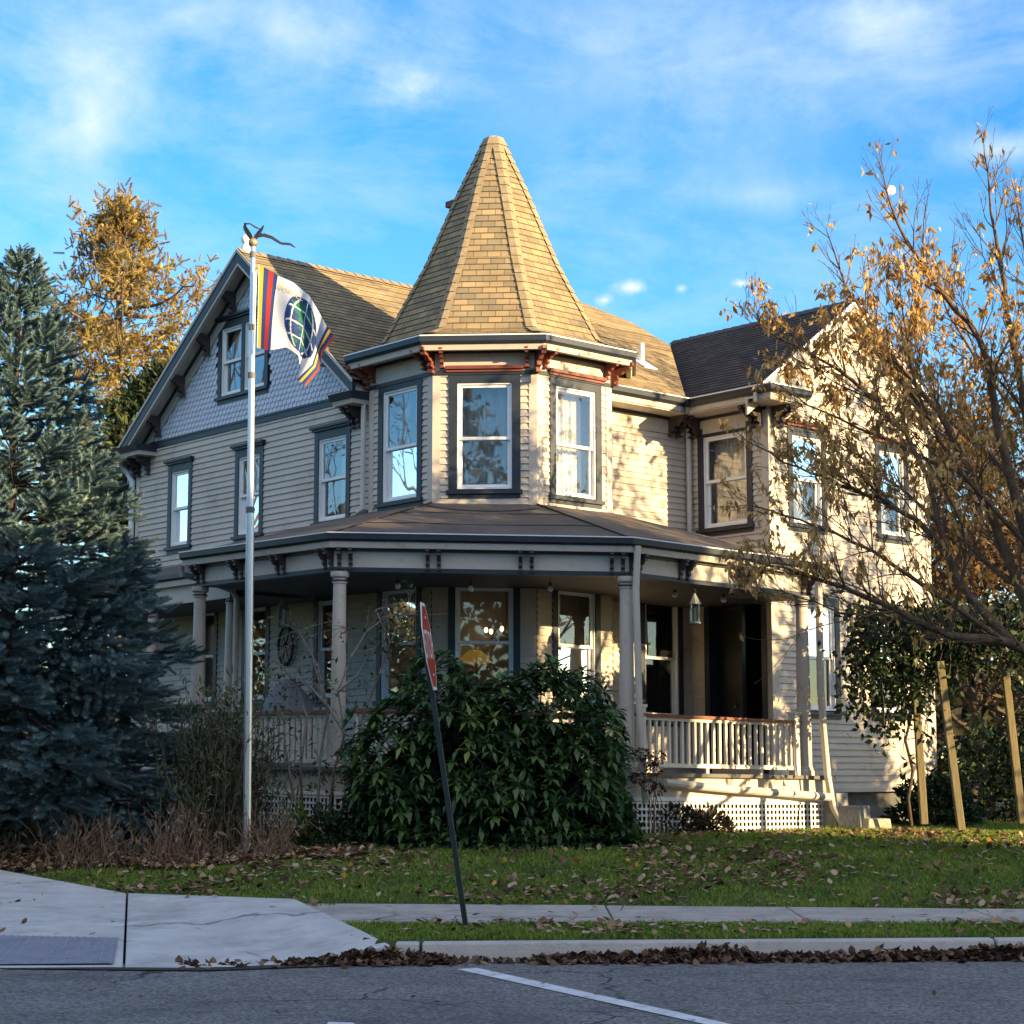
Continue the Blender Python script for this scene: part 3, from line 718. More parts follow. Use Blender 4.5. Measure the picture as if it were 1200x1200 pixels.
wrake('barge_board', WO-.04, WO+.02, .03, .16, TRIM); wrake('barge_edge', WO+.021, WO+.035, -.01, .04, METW); wrake('soffit', D1-.01, WO-.041, .1, .115, TRIM)
wrake('rake_frieze', D1, D1+.04, .116, .3, TRIM); wrake('rake_moulding', D1+.041, D1+.07, .116, .16, BRK)
for s in (-1, 1):
    for k in range(4):
        v = WPK[0]+s*(.4+k*.52); bracket(BRK, FWR, v, zw(v)-.16, .17, .26, .08, .04)
# --- eaves of the back wall and of the wing: one continuous inside corner
path = [(E1B, 1.3), (E1B, L2), (D1, L2), (D1, L2+.45)]
ZE = 5.585
mb = MB(); mb.sweep(path, [(0, ZE), (.42, ZE), (.42, ZE+.02), (0, ZE+.02)]); part(mb, 'soffit', TRIM)
mb = MB(); mb.sweep(path, [(.36, ZE+.021), (.44, ZE+.021), (.455, ZE+.1), (.36, ZE+.1)]); part(mb, 'fascia', TRIM)
mb = MB(); mb.sweep(path, [(.40, ZE+.101), (.48, ZE+.101), (.525, ZE+.14), (.53, ZE+.215), (.5, ZE+.215), (.49, ZE+.16), (.40, ZE+.16)]); part(mb, 'gutter', NAVY)
mb = MB(); mb.sweep(path, [(.495, ZE+.2152), (.54, ZE+.2152), (.54, ZE+.232), (.495, ZE+.232)]); part(mb, 'gutter_lip', METW)
mb = MB(); mb.sweep(path[:3], [(0, ZE-.27), (.03, ZE-.27), (.03, ZE), (0, ZE)]); part(mb, 'frieze', TRIM)
mb = MB(); mb.sweep(path[:3], [(.03, ZE-.05), (.06, ZE-.05), (.06, ZE-.002), (.03, ZE-.002)]); part(mb, 'frieze_moulding', NAVY)
for v in (4.35, 4.5): bracket(BRK, FB, v, ZE, .36, .3, .07, .03)
for u in (1.42, 1.55, 2.86, 2.74): bracket(BRK, FWL, u, ZE, .36, .3, .07, .03)
for v in (4.9, 5.05): bracket(BRK, FWR, v, ZE, .3, .3, .07, .03)
# downspout in the inside corner
mb = MB(); mb.tube([(1.42, 4.66, 5.5), (1.40, 4.7, 5.38), (1.39, 4.72, 5.2), (1.39, 4.72, 3.75)], .045, 10); part(mb, 'downspout', PIPE)
mb = MB(); mb.tube([(-7.98, -.3, 5.5), (-7.9, -.1, 5.3), (-7.8, -.06, 5.15), (-7.8, -.06, 2.9)], .05, 10); part(mb, 'downspout', METW)
mb = MB(); mb.tube([(-.84, -.12, 5.66), (-.84, -.12, 3.92), (-.9, -.2, 3.86)], .04, 10); part(mb, 'downspout', PIPE)

# --- the wraparound porch
GP = [(-2.02, -2.556), (1.66, -2.556), (4.35, .43), (4.35, 4.45)]        # gutter line
CPth = [(-1.80, -2.35), (1.57, -2.35), (4.15, .515), (4.15, 4.3)]         # column line
def mid(a, b, t): return (a[0]+(b[0]-a[0])*t, a[1]+(b[1]-a[1])*t)
# roof: gutter edge up to the walls
zt = 3.06; 
inner = [(-3.6, 0, 3.70), (-.75, .02, 3.90), (-.75, -.02, 3.84), (.76, -.06, 3.83), (1.83, 1.02, 3.82), (1.83, 2.53, 3.86), (1.31, 2.9, 3.98), (1.31, 4.8, 3.74), (2.98, 4.8, 3.25), (2.98, 4.9, 3.2)]
G3 = [(p[0], p[1], zt) for p in GP]
mb = MB()
mb.poly([G3[0], G3[1], inner[3], inner[2]]); mb.poly([G3[0], inner[2], inner[1], (-3.75, .0, 3.25), (-3.4, -1.35, 3.05)]) 
mb.poly([G3[1], G3[2], inner[4], inner[3]])
mb.poly([G3[2], inner[5], inner[4]]); mb.poly([G3[2], G3[3], inner[8], inner[7], inner[6], inner[5]])
o = part(mb, 'porch_roof', PROOF, porch)
# seams of the roll roofing and the long hips
mb = MB()
mb.tube([Vector(G3[1])+Vector((0, 0, .012)), Vector(inner[3])+Vector((0, 0, .012))], .012, 5); mb.tube([Vector(G3[2])+Vector((0, 0, .012)), Vector(inner[4])+Vector((0, 0, .012))], .012, 5)
def onq(a, b, c, d, s, t): return Vector(mid3(mid3(a, b, s), mid3(d, c, s), t))
def mid3(a, b, t): return tuple(a[i]+(b[i]-a[i])*t for i in range(3))
for t in (.33, .66): mb.tube([onq(G3[1], G3[2], inner[4], inner[3], s, t)+Vector((0, 0, .01+.03*math.sin(9*s)*.3)) for s in np.linspace(0, 1, 9)], .006, 4)
part(mb, 'roof_seam', mat('roof_tar', (.025, .022, .02), .8), porch)
# wires lying across the porch roof
mb = MB(); pts = [onq(G3[1], G3[2], inner[4], inner[3], s, .75-.9*(s-.15)*(1-s)+.12*s)+Vector((0, 0, .05)) for s in np.linspace(.02, .98, 16)]
mb.tube(pts, .009, 5); part(mb, 'roof_cable', mat('black_cable', (.02, .02, .02), .7), porch)
# gutter, fascia, frieze
mb = MB(); mb.sweep(GP, [(-.16, 2.975), (0, 2.975), (.03, 3.0), (.035, 3.075), (.01, 3.075), (0, 3.02), (-.16, 3.02)]); part(mb, 'porch_gutter', NAVY, porch)
mb = MB(); mb.sweep(GP, [(.008, 3.0752), (.042, 3.0752), (.042, 3.09), (.008, 3.09)]); part(mb, 'gutter_lip', METW, porch)
mb = MB(); mb.sweep(GP, [(-.19, 2.89), (-.03, 2.89), (-.02, 2.974), (-.19, 2.974)]); part(mb, 'porch_fascia', TRIM, porch)
mb = MB(); mb.sweep(CPth, [(-.09, 2.64), (.05, 2.64), (.05, 2.889), (-.09, 2.889)]); part(mb, 'porch_frieze', TRIM, porch)
mb = MB(); mb.sweep(CPth, [(-.1, 2.58), (.062, 2.58), (.062, 2.6398), (-.1, 2.6398)]); mb.sweep(CPth, [(.05, 2.855), (.085, 2.855), (.085, 2.8885), (.05, 2.8885)]); part(mb, 'frieze_moulding', NAVY, porch)
for i, ts in ((0, (.03, .33, .64, .97)), (1, (.03, .335, .655, .97)), (2, (.03, .28, .6, .96))):
    a, b = Vector(CPth[i]), Vector(CPth[i+1]); d = (b-a).normalized(); nr = Vector((d.y, -d.x))
    for t in ts:
        for s in (-.075, .075):
            c = a+(b-a)*t+d*s; F = lambda u, z, n, c=c, d=d, nr=nr: (c.x+d.x*u+nr.x*n, c.y+d.y*u+nr.y*n, z)
            bracket(BRK, F, 0, 2.888, .17, .26, .05, .05, porch)
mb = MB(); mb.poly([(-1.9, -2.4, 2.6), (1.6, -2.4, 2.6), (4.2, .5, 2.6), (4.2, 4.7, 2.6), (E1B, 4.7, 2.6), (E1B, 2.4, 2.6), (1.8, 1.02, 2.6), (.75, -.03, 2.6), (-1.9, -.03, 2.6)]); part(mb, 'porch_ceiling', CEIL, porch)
# lower left run of the porch
LG = [(-9.0, -1.42), (-2.6, -1.42)]
mb = MB(); mb.quad((-9.2, -1.45, 3.06), (-1.9, -1.45, 3.06), (-1.9, 0, 3.5), (-9.2, 0, 3.5)); part(mb, 'porch_roof', PROOF)
mb = MB(); mb.sweep(LG, [(-.1, 2.99), (0, 2.99), (.04, 3.02), (.04, 3.09), (-.1, 3.09)]); part(mb, 'porch_gutter', NAVY)
mb = MB(); mb.sweep(LG, [(-.15, 2.9), (-.02, 2.9), (-.01, 2.989), (-.15, 2.989)]); mb.sweep(LG, [(-.2, 2.62), (-.1, 2.62), (-.1, 2.899), (-.2, 2.899)]); part(mb, 'porch_frieze', TRIM)
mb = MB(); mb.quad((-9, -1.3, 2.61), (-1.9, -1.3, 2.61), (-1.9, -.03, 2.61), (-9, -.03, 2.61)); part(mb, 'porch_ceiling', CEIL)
mb = MB(); mb.box(-9, -1.85, -1.45, -.02, -.12, 0); mb.box(-9, -1.85, -1.4, -1.3, -.7, -.121); part(mb, 'porch_floor', FLOORM)
# columns
def column(x, y, z1=2.58, k=1.0):
    mb = MB(); h = z1
    prof = [(.135, .0), (.135, .07), (.12, .085), (.118, .11), (.104*k, .13), (.104*k, .5), (.1*k, 1.2), (.092*k, 1.9), (.086*k, h-.16), (.1, h-.155), (.1, h-.13), (.09, h-.125), (.09, h-.09), (.12, h-.07), (.125, h-.045), (.125, h)]
    mb.lathe((x, y, 0), prof, 20); o = part(mb, 'porch_column', TRIM, porch); 
    nk = MB(); nk.lathe((x, y, h-.135), [(.104, 0), (.108, .012), (.104, .025)], 20); part(nk, 'neck_ring', NAVY, porch, o); return o
for x, y in (CPth[0], (CPth[1][0]+.03, CPth[1][1]+.03), CPth[2], (4.15, 4.12)): column(x, y)
column(-2.72, -1.2, 2.62); column(-4.95, -1.25, 2.62); column(-7.4, -1.25, 2.62)
# deck, rim, skirts
mb = MB(); deck = [(-1.85, -2.5), (1.62, -2.5), (4.32, .45), (4.32, 4.6), (2.9, 4.78), (E1B, 4.78), (E1B, 2.5), (1.8, 1.0), (.75, -.04), (-1.85, -.04)]
k = len(deck); mb.add([(x, y, z) for z in (-.05, 0) for x, y in deck], [tuple(range(k))[::-1], tuple(range(k, 2*k))]+[(i, (i+1) % k, (i+1) % k+k, i+k) for i in range(k)]); part(mb, 'porch_floor', FLOORM, porch)
DP = [(-1.8, -2.42), (1.60, -2.42), (4.24, .47), (4.24, 4.55)]
mb = MB(); mb.sweep(DP, [(-.06, -.32), (0, -.32), (0, -.051), (-.06, -.051)]); part(mb, 'porch_rim', TRIM, porch)
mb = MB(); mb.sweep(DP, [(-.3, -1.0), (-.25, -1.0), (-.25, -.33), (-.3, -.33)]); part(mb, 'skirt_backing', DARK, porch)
def lattice(a, b, z0, z1, pitch=.082, w=.03):
    a, b = Vector(a), Vector(b); d = (b-a); ln = d.length; d.normalize(); nr = Vector((d.y, -d.x)); mb = MB()
    F = lambda u, z, n: (a.x+d.x*u+nr.x*n, a.y+d.y*u+nr.y*n, z)
    u = 0
    while u < ln: mb.fbox(F, u, u+w, z0, z1, -.008, 0); u += pitch
    z = z0
    while z < z1: mb.fbox(F, 0, ln, z, z+w, .0005, .009); z += pitch
    mb.fbox(F, 0, ln, z1, z1+.05, -.01, .02)
    return part(mb, 'lattice_skirt', LATM, porch)
for i in range(3): lattice(mid(DP[i], DP[i+1], .01), mid(DP[i], DP[i+1], .99), -.82, -.37)
def railing(a, b, zt=.74, zb=.13, m=BAL, posts=True):
    a, b = Vector(a), Vector(b); d = (b-a); ln = d.length; d.normalize(); nr = Vector((d.y, -d.x))
    F = lambda u, z, n: (a.x+d.x*u+nr.x*n, a.y+d.y*u+nr.y*n, z)
    mb = MB(); mb.fbox(F, 0, ln, zt, zt+.04, -.06, .06); r = part(mb, 'porch_railing', RAILT, porch)
    mb = MB(); mb.fbox(F, 0, ln, zb-.055, zb, -.03, .03); mb.fbox(F, 0, ln, zt-.045, zt-.002, -.025, .025); part(mb, 'rail', m, porch, r)
    n = int(ln/.125)
    for i in range(n):
        u = (i+.5)*ln/n; mb = MB(); j = .004*(random.random()-.5); mb.fbox(F, u-.019+j, u+.019+j, zb+.001, zt-.046, -.019, .019); part(mb, 'baluster', m, porch, r)
    for t in (.12, .42, .75):
        mb = MB(); mb.fbox(F, ln*t-.025, ln*t+.025, 0.002, zb-.056, -.025, .025); part(mb, 'rail_foot', m, porch, r)
    return r
railing((4.15, .62), (4.15, 4.0)); railing((-1.66, -2.35), (1.45, -2.35), .70, .1); railing((1.75, -2.2), (4.05, .36), .72, .12)
for x, y in ((4.15, .75), (4.15, 3.9)): mb = MB(); mb.box(x-.06, x+.06, y-.06, y+.06, .002, .86); mb.box(x-.075, x+.075, y-.075, y+.075, .8602, .9); part(mb, 'newel_post', BAL, porch)
# front door recess on the wing, navy frame, and its dark hall
mb = MB(); F = FWL
for u0, u1 in ((1.62, 1.72), (2.80, 2.9)): mb.fbox(F, u0, u1, .02, 2.75, -.3, .04)
mb.fbox(F, 1.7201, 2.7999, 2.62, 2.75, -.3, .04); mb.fbox(F, 2.12, 2.2, .02, 2.6199, -.28, -.2)
d = part(mb, 'front_door', NAVY, porch)
mb = MB(); mb.fbox(F, 1.7205, 2.1195, .05, 2.6, -.27, -.21); part(mb, 'door_leaf', mat('dark_door_paint', (.02, .018, .018), .35), porch, d)
mb = MB(); mb.sphere((2.06, L2+.19, 1.05), .03); part(mb, 'handle', mat('old_brass', (.4, .28, .1), .3, metal=1), porch, d)
# drain pipes
mb = MB(); P = lambda u, v, z: porch((u, v, z))
mb.tube([P(4.36, .53, 2.98), P(4.34, .53, 2.7), P(4.32, .53, 2.4), P(4.33, .56, .9), P(4.36, .6, -.1), P(4.38, .62, -.4)], .047, 10); mb.build('downspout', PIPE, house)
mb = MB(); mb.tube([P(4.40, 4.24, 2.95), P(4.36, 4.26, 2.7), P(4.34, 4.28, 1.2), P(4.4, 4.32, .0), P(4.45, 4.38, -.45), P(4.55, 4.45, -.68), P(4.75, 4.65, -.78), P(5.1, 5.15, -.79)], .055, 12); mb.build('downspout', PIPE, house)
mb = MB(); mb.tube([P(4.36, 1.0, -.13), P(4.38, 2.2, -.2), P(4.4, 3.3, -.25), P(4.43, 4.32, -.3)], .055, 10); mb.build('drain_pipe', PIPE, house)
mb = MB(); mb.tube([P(-2.1, -2.5, 2.93), P(-2.15, -2.45, 2.78), P(-2.2, -1.9, 2.70), P(-2.25, -1.5, 2.62), P(-2.25, -1.42, 2.5), P(-2.25, -1.42, .3)], .045, 10); mb.build('downspout', PIPE, house)
# foundation stones under the wing
mb = MB(); mb.fbox(FWR, 4.9, E2W-.1, -.85, ZB-.01, -.25, -.1); part(mb, 'foundation', mat('foundation_stone', (.1, .1, .1), .9, .4, 6, .5, 12))
mb = MB(); mb.fbox(FWR, L2, E2W, ZB-.06, ZB, -.02, .035); part(mb, 'water_table', TRIM)


# ------------------------------------------------------------------ things on the porch and in the rooms
def Wp(u, v, z): p = porch((u, v, z)); w = W(p[0], p[1], p[2]-Z0); return w
def thing(name, loc, label, cat, group=None): return empty(name, tuple(loc), label, cat, group)
BLACKM = mat('black_iron', (.02, .02, .022), .45, .2, 8)
LG_ = glassmat('lantern_glass', (.75, .85, .8), 1.2)
LMET = mat('aged_lantern_metal', (.16, .18, .17), .5, .25, 9)
def lantern(p, label):
    t = thing('hanging_lantern', p, label, 'lantern', 'lanterns hanging under the porch eave')
    mb = MB(); mb.lathe((0, 0, .0), [(.085, 0), (.085, .02), (.07, .03)], 8); mb.lathe((0, 0, .27), [(.1, 0), (.06, .07), (.03, .12), (.015, .15)], 8)
    for k in range(4):
        a = math.pi/4+k*math.pi/2; mb.bar((.07*math.cos(a), .07*math.sin(a), .02), (.075*math.cos(a), .075*math.sin(a), .27), .014, .014)
    mb.build('frame', LMET, t)
    mb = MB(); mb.lathe((0, 0, .03), [(.06, 0), (.064, .24)], 8); mb.build('glass', LG_, t)
    mb = MB(); mb.tube([(0, 0, .42), (.02, 0, .45), (0, 0, .48), (-.02, 0, .5), (0, 0, .56)], .006, 5); mb.build('hook', BLACKM, t)
lantern(Wp(4.05, 1.95, 2.05), 'grey metal glass lantern hanging from the porch eave above the sunlit balustrade')
lantern(Wp(-1.2, -1.3, 2.02), 'grey metal glass lantern hanging in the dark porch beside the flagpole')
BULB = mat('frosted_bulb', (.6, .6, .62), .3, .02, 4)
for q, (px, py, lab) in enumerate(((466, 687, 'clear round bulb hanging in front of the left turret porch window'), (552, 690, 'clear round bulb hanging in front of the middle turret porch window'), (645, 690, 'clear round bulb hanging before the porch wall by the right turret window'), (791, 697, 'clear round bulb hanging from the porch ceiling beside the tall drainpipe'), (848, 703, 'clear round bulb hanging from the porch ceiling beside the lantern by the door'))):
    Y = (25.6, 25.5, 25.6, 27.0, 27.4)[q]; p = at(px, py, Y)
    t = thing('porch_bulb', p, lab, 'light bulb', 'bulbs strung under the porch ceiling')
    mb = MB(); mb.sphere((0, 0, 0), .042, 12, 8); mb.build('bulb', BULB, t, smooth=True)
    mb = MB(); mb.lathe((0, 0, .036), [(.018, 0), (.018, .05), (.012, .06)], 8); mb.tube([(0, 0, .09), (0, 0, .3)], .005, 5); mb.build('socket', BLACKM, t)
# oval wall ornament
o_ = W(-2.9, -.06, 1.95); t = thing('wall_ornament', o_, 'dark oval wheel-shaped ornament hung on the porch wall between the columns', 'wall ornament')
mb = MB(); uA = Vector((CA, -SA, 0))
pts = [Vector((0, 0, .3))*math.sin(a)+uA*.2*math.cos(a) for a in np.linspace(0, 2*math.pi, 25)]
mb.tube(pts, .025, 6, False)
for a in (0, math.pi/3, 2*math.pi/3): mb.tube([-(Vector((0, 0, .3))*math.sin(a)+uA*.2*math.cos(a)), Vector((0, 0, .3))*math.sin(a)+uA*.2*math.cos(a)], .012, 5)
mb.sphere((0, 0, 0), .05); mb.build('wheel', BLACKM, t)
# chandelier in the turret room
c_ = W(TC[0]+.2, TC[1]+.1, 2.02); t = thing('chandelier', c_, 'lit chandelier of small warm bulbs seen through the turret porch window', 'chandelier')
mb = MB(); mb.tube([(0, 0, .0), (0, 0, .95)], .012, 6); mb.sphere((0, 0, 0), .05)
bl = MB()
for k in range(6):
    a = k*math.pi/3+.3; mb.tube([(0, 0, 0), (.2*math.cos(a), .2*math.sin(a), -.08), (.33*math.cos(a), .33*math.sin(a), .05)], .01, 5)
    bl = MB(); bl.sphere((.33*math.cos(a), .33*math.sin(a), .1), .03, 8, 6, (1, 1, 1.4)); bl.build('bulb', emitmat('warm_bulb', (1, .74, .4), 2.0), t, smooth=True)
mb.build('frame', mat('brass', (.35, .24, .1), .35, metal=1), t)
lp = W(TC[0]-.2, TC[1]-.2, 1.35); t = thing('table_lamp', lp, 'yellow glass lampshade glowing behind the turret porch window', 'lamp')
mb = MB(); mb.lathe((0, 0, .28), [(.26, 0), (.2, .1), (.09, .19), (.05, .2)], 14); mb.build('lamp_shade', emitmat('amber_shade', (.75, .42, .08), .07), t)
mb = MB(); mb.lathe((0, 0, -1.3), [(.15, 0), (.12, .03), (.03, .06), (.03, 1.3), (.05, 1.42), (.02, 1.58)], 10); mb.build('stem', mat('lamp_brass', (.3, .2, .08), .4, metal=1), t)
wl = W(2.35, L2+1.6, 2.12); t = thing('hall_light', wl, 'small twin light glowing in the dark hall behind the front door', 'light')
mb = MB(); mb.tube([(-.1, 0, -.05), (0, 0, 0), (.1, 0, -.05)], .012, 5); mb.tube([(0, 0, 0), (0, 0, .6)], .012, 5); mb.build('arm', BLACKM, t)
for x in (-.1, .1):
    mb = MB(); mb.sphere((x, 0, 0), .032, 8, 6); mb.build('bulb', bpy.data.materials['warm_bulb'], t, smooth=True)
# tarpaulin over something on the porch
g_ = Wp(-.75, -1.5, .0); t = thing('covered_grill', g_, 'grey tarpaulin cover over a grill behind the shaded porch balustrade', 'grill cover')
mb = MB(); mb.lathe((0, 0, 0), [(.42, 0), (.4, .4), (.38, .8), (.3, 1.0), (.12, 1.22), (.02, 1.25)], 9); mb.build('cover', mat('grey_tarpaulin', (.16, .18, .2), .6, .2, 3, .6, 5), t)

# ------------------------------------------------------------------ stone steps and blocks at the porch end
STONE = mat('grey_block_stone', (.26, .25, .23), .9, .2, 4, .5, 25, dirt=((.12, .12, .09), 3, .5, .6))
def block(name, px, py, Y, w, d, h, label, cat, m=STONE, rz=.1, group=None):
    p = at(px, py, Y); z = float(lawn_z(p[0], p[1]))-.03
    o = MB(); k = .02; o.hexa([(-w/2, -d/2, 0), (w/2, -d/2, 0), (w/2, d/2, 0), (-w/2, d/2, 0), (-w/2+k, -d/2+k, h), (w/2-k, -d/2+k, h), (w/2-k, d/2-k, h), (-w/2+k, d/2-k, h)])
    ob = o.build(name, m, bevel=.015); ob.location = (p[0], p[1], z); ob.rotation_euler.z = rz
    return tag(ob, label, cat, group)
block('concrete_step', 1002, 972, 27.4, .36, .42, .36, 'grey concrete step between the downspout and the pale stone block', 'step', rz=-.55)
block('concrete_step', 980, 965, 27.7, .24, .5, .54, 'taller grey concrete pier right behind the foot of the downspout', 'step', rz=-.55)
block('splash_block', 1028, 980, 26.7, .36, .3, .2, 'pale flat stone block lying on the grass at the end of the drain pipe', 'stone block', mat('pale_stone', (.42, .37, .29), .85, .2, 6, .4, 30, dirt=((.16, .14, .1), 5, .5, .6)), .12)
# light board lid on it
# ------------------------------------------------------------------ flagpole and flag
fp = at(289, 960, 22.5); fz = float(lawn_z(fp[0], fp[1])); FPX0 = np.array([fp[0]+.01, 22.5, fz])
top = at(296.5, 289, 22.5)
ALU = mat('brushed_aluminium', (.62, .62, .64), .32, .1, 4, metal=.85, streak=(1, 1, .05))
t = thing('flagpole', FPX0, 'slim aluminium flagpole with gold ball standing in the front bed', 'flagpole')
tv = Vector(top-FPX0); mb = MB()
sec = [(0, .052), (.555, .048), (.557, .042), (.86, .038), (.862, .034), (1, .03)]
mb.tube([tv*a for a, r in sec], [r for a, r in sec], 12); mb.build('pole', ALU, t, smooth=False)
COLM = mat('pole_collar', (.1, .1, .11), .5)
for a, r in ((.556, .052), (.78, .047), (.861, .043), (.985, .04)): mb = MB(); mb.tube([tv*(a-.004), tv*(a+.006)], r, 12); mb.build('collar', COLM, t)
mb = MB(); mb.sphere(tv+Vector((0, 0, .05)), .06, 14, 10); mb.build('ball', mat('dull_gold', (.42, .3, .17), .4, metal=.6), t, smooth=True)
mb = MB(); o = Vector(FPX0); p = lambda x, y, dy=0: Vector(at(x, y, 22.5+dy))-o
mb.tube([p(299, 318, -.05), p(299.5, 350, -.06), p(298, 415, -.06)], .006, 5); mb.tube([p(301, 316, -.02), p(297, 414, -.04)], .005, 5); mb.build('halyard', mat('white_cord', (.6, .6, .6), .8), t)
# torn black streamer tied to the top
mb = MB()
def ribbon(pts, w):
    P = [p(*q) for q in pts]
    for i in range(len(P)-1):
        d = (P[i+1]-P[i]).normalized(); s0 = Vector((-d.z, .3, d.x))*w[i]/2; s1 = Vector((-d.z, .3, d.x))*w[i+1]/2
        th = Vector((0, .012, 0))
        mb.hexa([P[i]-s0, P[i+1]-s1, P[i+1]-s1+th, P[i]-s0+th, P[i]+s0, P[i+1]+s1, P[i+1]+s1+th, P[i]+s0+th])
ribbon([(297, 284), (292, 275), (287, 267), (287, 261)], [.03, .06, .05, .02])
ribbon([(287, 262), (293, 262), (299, 266), (304, 268)], [.02, .015, .02, .012])
ribbon([(297, 283), (302, 274), (306, 269), (309, 264)], [.05, .05, .04, .01])
ribbon([(298, 277), (308, 275), (318, 278), (329, 285), (340, 286), (346, 290)], [.05, .05, .04, .03, .03, .01])
ob = mb.build('streamer', mat('black_cloth', (.015, .017, .025), .9)); ob.location = tuple(FPX0); tag(ob, 'torn black cloth streamer tied above the gold ball of the flagpole', 'streamer')
# the flag: a cloth with stripes at hoist and fly and a globe on white
def zc_(x, y): return (260+x/5.714, 250+y/5.714)
ctrl = {0: [(245, 340), (243, 520), (239, 720), (235, 900)], .2: [(375, 410), (352, 570), (335, 750), (325, 922)], .4: [(480, 458), (455, 600), (440, 760), (430, 900)],
        .6: [(588, 548), (560, 680), (535, 820), (512, 955)], .8: [(660, 672), (625, 800), (585, 930), (522, 1040)], .9: [(705, 752), (650, 870), (605, 1010), (503, 1112)], 1: [(757, 838), (672, 935), (652, 1050), (566, 1155)]}
ks = sorted(ctrl); kv = [0, .33, .67, 1]
cu = np.array([[zc_(*q) for q in ctrl[k]] for k in ks])
def flagpt(u, v, off=0):
    j = min(int(np.searchsorted(ks, u, 'right'))-1, len(ks)-2); a = (u-ks[j])/(ks[j+1]-ks[j]); a = a*a*(3-2*a)*.35+a*.65
    r = cu[j]*(1-a)+cu[j+1]*a; i = min(int(v*3), 2); b = v*3-i
    q = r[i]*(1-b)+r[i+1]*b
    y = 22.5 + .16*u*math.sin(7*u+3.2*v) + .05*math.sin(17*u-5*v)*u + .3*u*u*v + off
    return at(q[0], q[1], y)
NU, NV = 150, 96; V = []; F = []; C = []
for i in range(NU+1):
    for j in range(NV+1): V.append(flagpt(i/NU, j/NV))
gx, gy, gr = .60, .52, .41
NAVYF, REDF, YELF, WHF, GRF = (.012, .045, .19), (.42, .02, .015), (.72, .42, .03), (.66, .68, .74), (.01, .16, .09)
land = [(.50, .30, .10, .13), (.62, .24, .12, .08), (.70, .30, .06, .1), (.58, .42, .07, .1), (.62, .60, .09, .16), (.66, .74, .06, .1), (.43, .62, .04, .06), (.72, .5, .05, .06), (.5, .8, .06, .05)]
def fcol(u, v):
    if u < .035: return YELF if u > .012 else WHF
    if u < .075: return YELF if u < .06 else NAVYF
    if u < .11: return NAVYF
    if u < .155: return REDF
    if u < .20: return NAVYF
    if u > .975: return (.3, .06, .03)
    if u > .90:
        return YELF if .925 < u < .95 else NAVYF
    dx, dy = (u-gx)/.26, (v-gy)/gr; r = math.hypot(dx, dy)
    if r > 1: return NAVYF if (v < .012 or v > .985) else WHF
    if .93 < r: return WHF if False else NAVYF
    for k in (-.62, 0, .62):
        w = math.sqrt(max(0, 1-dy*dy))
        if abs(dx-k*w) < .035: return WHF
    for k in (-.5, 0, .5):
        if abs(dy-k-.12*dx*dx) < .03: return WHF
    if abs(dx-.12-.35*(dy-.1)) < .05 and abs(dy-.05) < .28: return WHF
    for a, b, c, d in land:
        if ((u-a)/c)**2+((v-b)/d)**2 < .55+.5*math.sin(23*u+31*v)*math.sin(17*u-29*v): return GRF
    return NAVYF
for i in range(NU):
    for j in range(NV):
        a = i*(NV+1)+j; F.append((a, a+NV+1, a+NV+2, a+1)); C.append((*fcol((i+.5)/NU, (j+.5)/NV), 1))
FM = bpy.data.materials.new('flag_cloth'); FM.use_nodes = True; nt = FM.node_tree; b = nt.nodes['Principled BSDF']; b.inputs['Roughness'].default_value = .7
a_ = nn(nt, 'ShaderNodeAttribute', attribute_name='pattern'); nt.links.new(a_.outputs['Color'], b.inputs['Base Color'])
tr = nn(nt, 'ShaderNodeBsdfTranslucent'); nt.links.new(a_.outputs['Color'], tr.inputs[0]); mx = nn(nt, 'ShaderNodeMixShader'); mx.inputs[0].default_value = .35
nt.links.new(b.outputs[0], mx.inputs[1]); nt.links.new(tr.outputs[0], mx.inputs[2]); nt.links.new(mx.outputs[0], nt.nodes['Material Output'].inputs[0])
fl = empty('flag', tuple(flagpt(0, 0)), 'striped white flag with a blue and green globe flying from the pole', 'flag')
npmesh('cloth', V, F, FM, fl, col=C, smooth=True)
def textmesh(txt, size, spacing=1.0):
    c = bpy.data.curves.new('lettering', 'FONT'); c.body = txt; c.size = size; c.align_x = 'CENTER'; c.align_y = 'CENTER'; c.space_character = spacing; c.resolution_u = 3
    o = bpy.data.objects.new('lettering_source', c); COL.objects.link(o); dg = bpy.context.evaluated_depsgraph_get(); dg.update()
    me = bpy.data.meshes.new_from_object(o.evaluated_get(dg)); vs = [tuple(v.co) for v in me.vertices]; fs = [tuple(p.vertices) for p in me.polygons]
    bpy.data.objects.remove(o); bpy.data.curves.remove(c); bpy.data.meshes.remove(me); return vs, fs
vs, fs = textmesh('WORLD', .085)
mb = MB(); mb.add([Vector(flagpt(.36+v[0], .165-v[1]*1.0, -.012))-Vector(fl.location) for v in vs], fs); mb.build('lettering', mat('gold_thread', (.55, .4, .12), .6), fl)

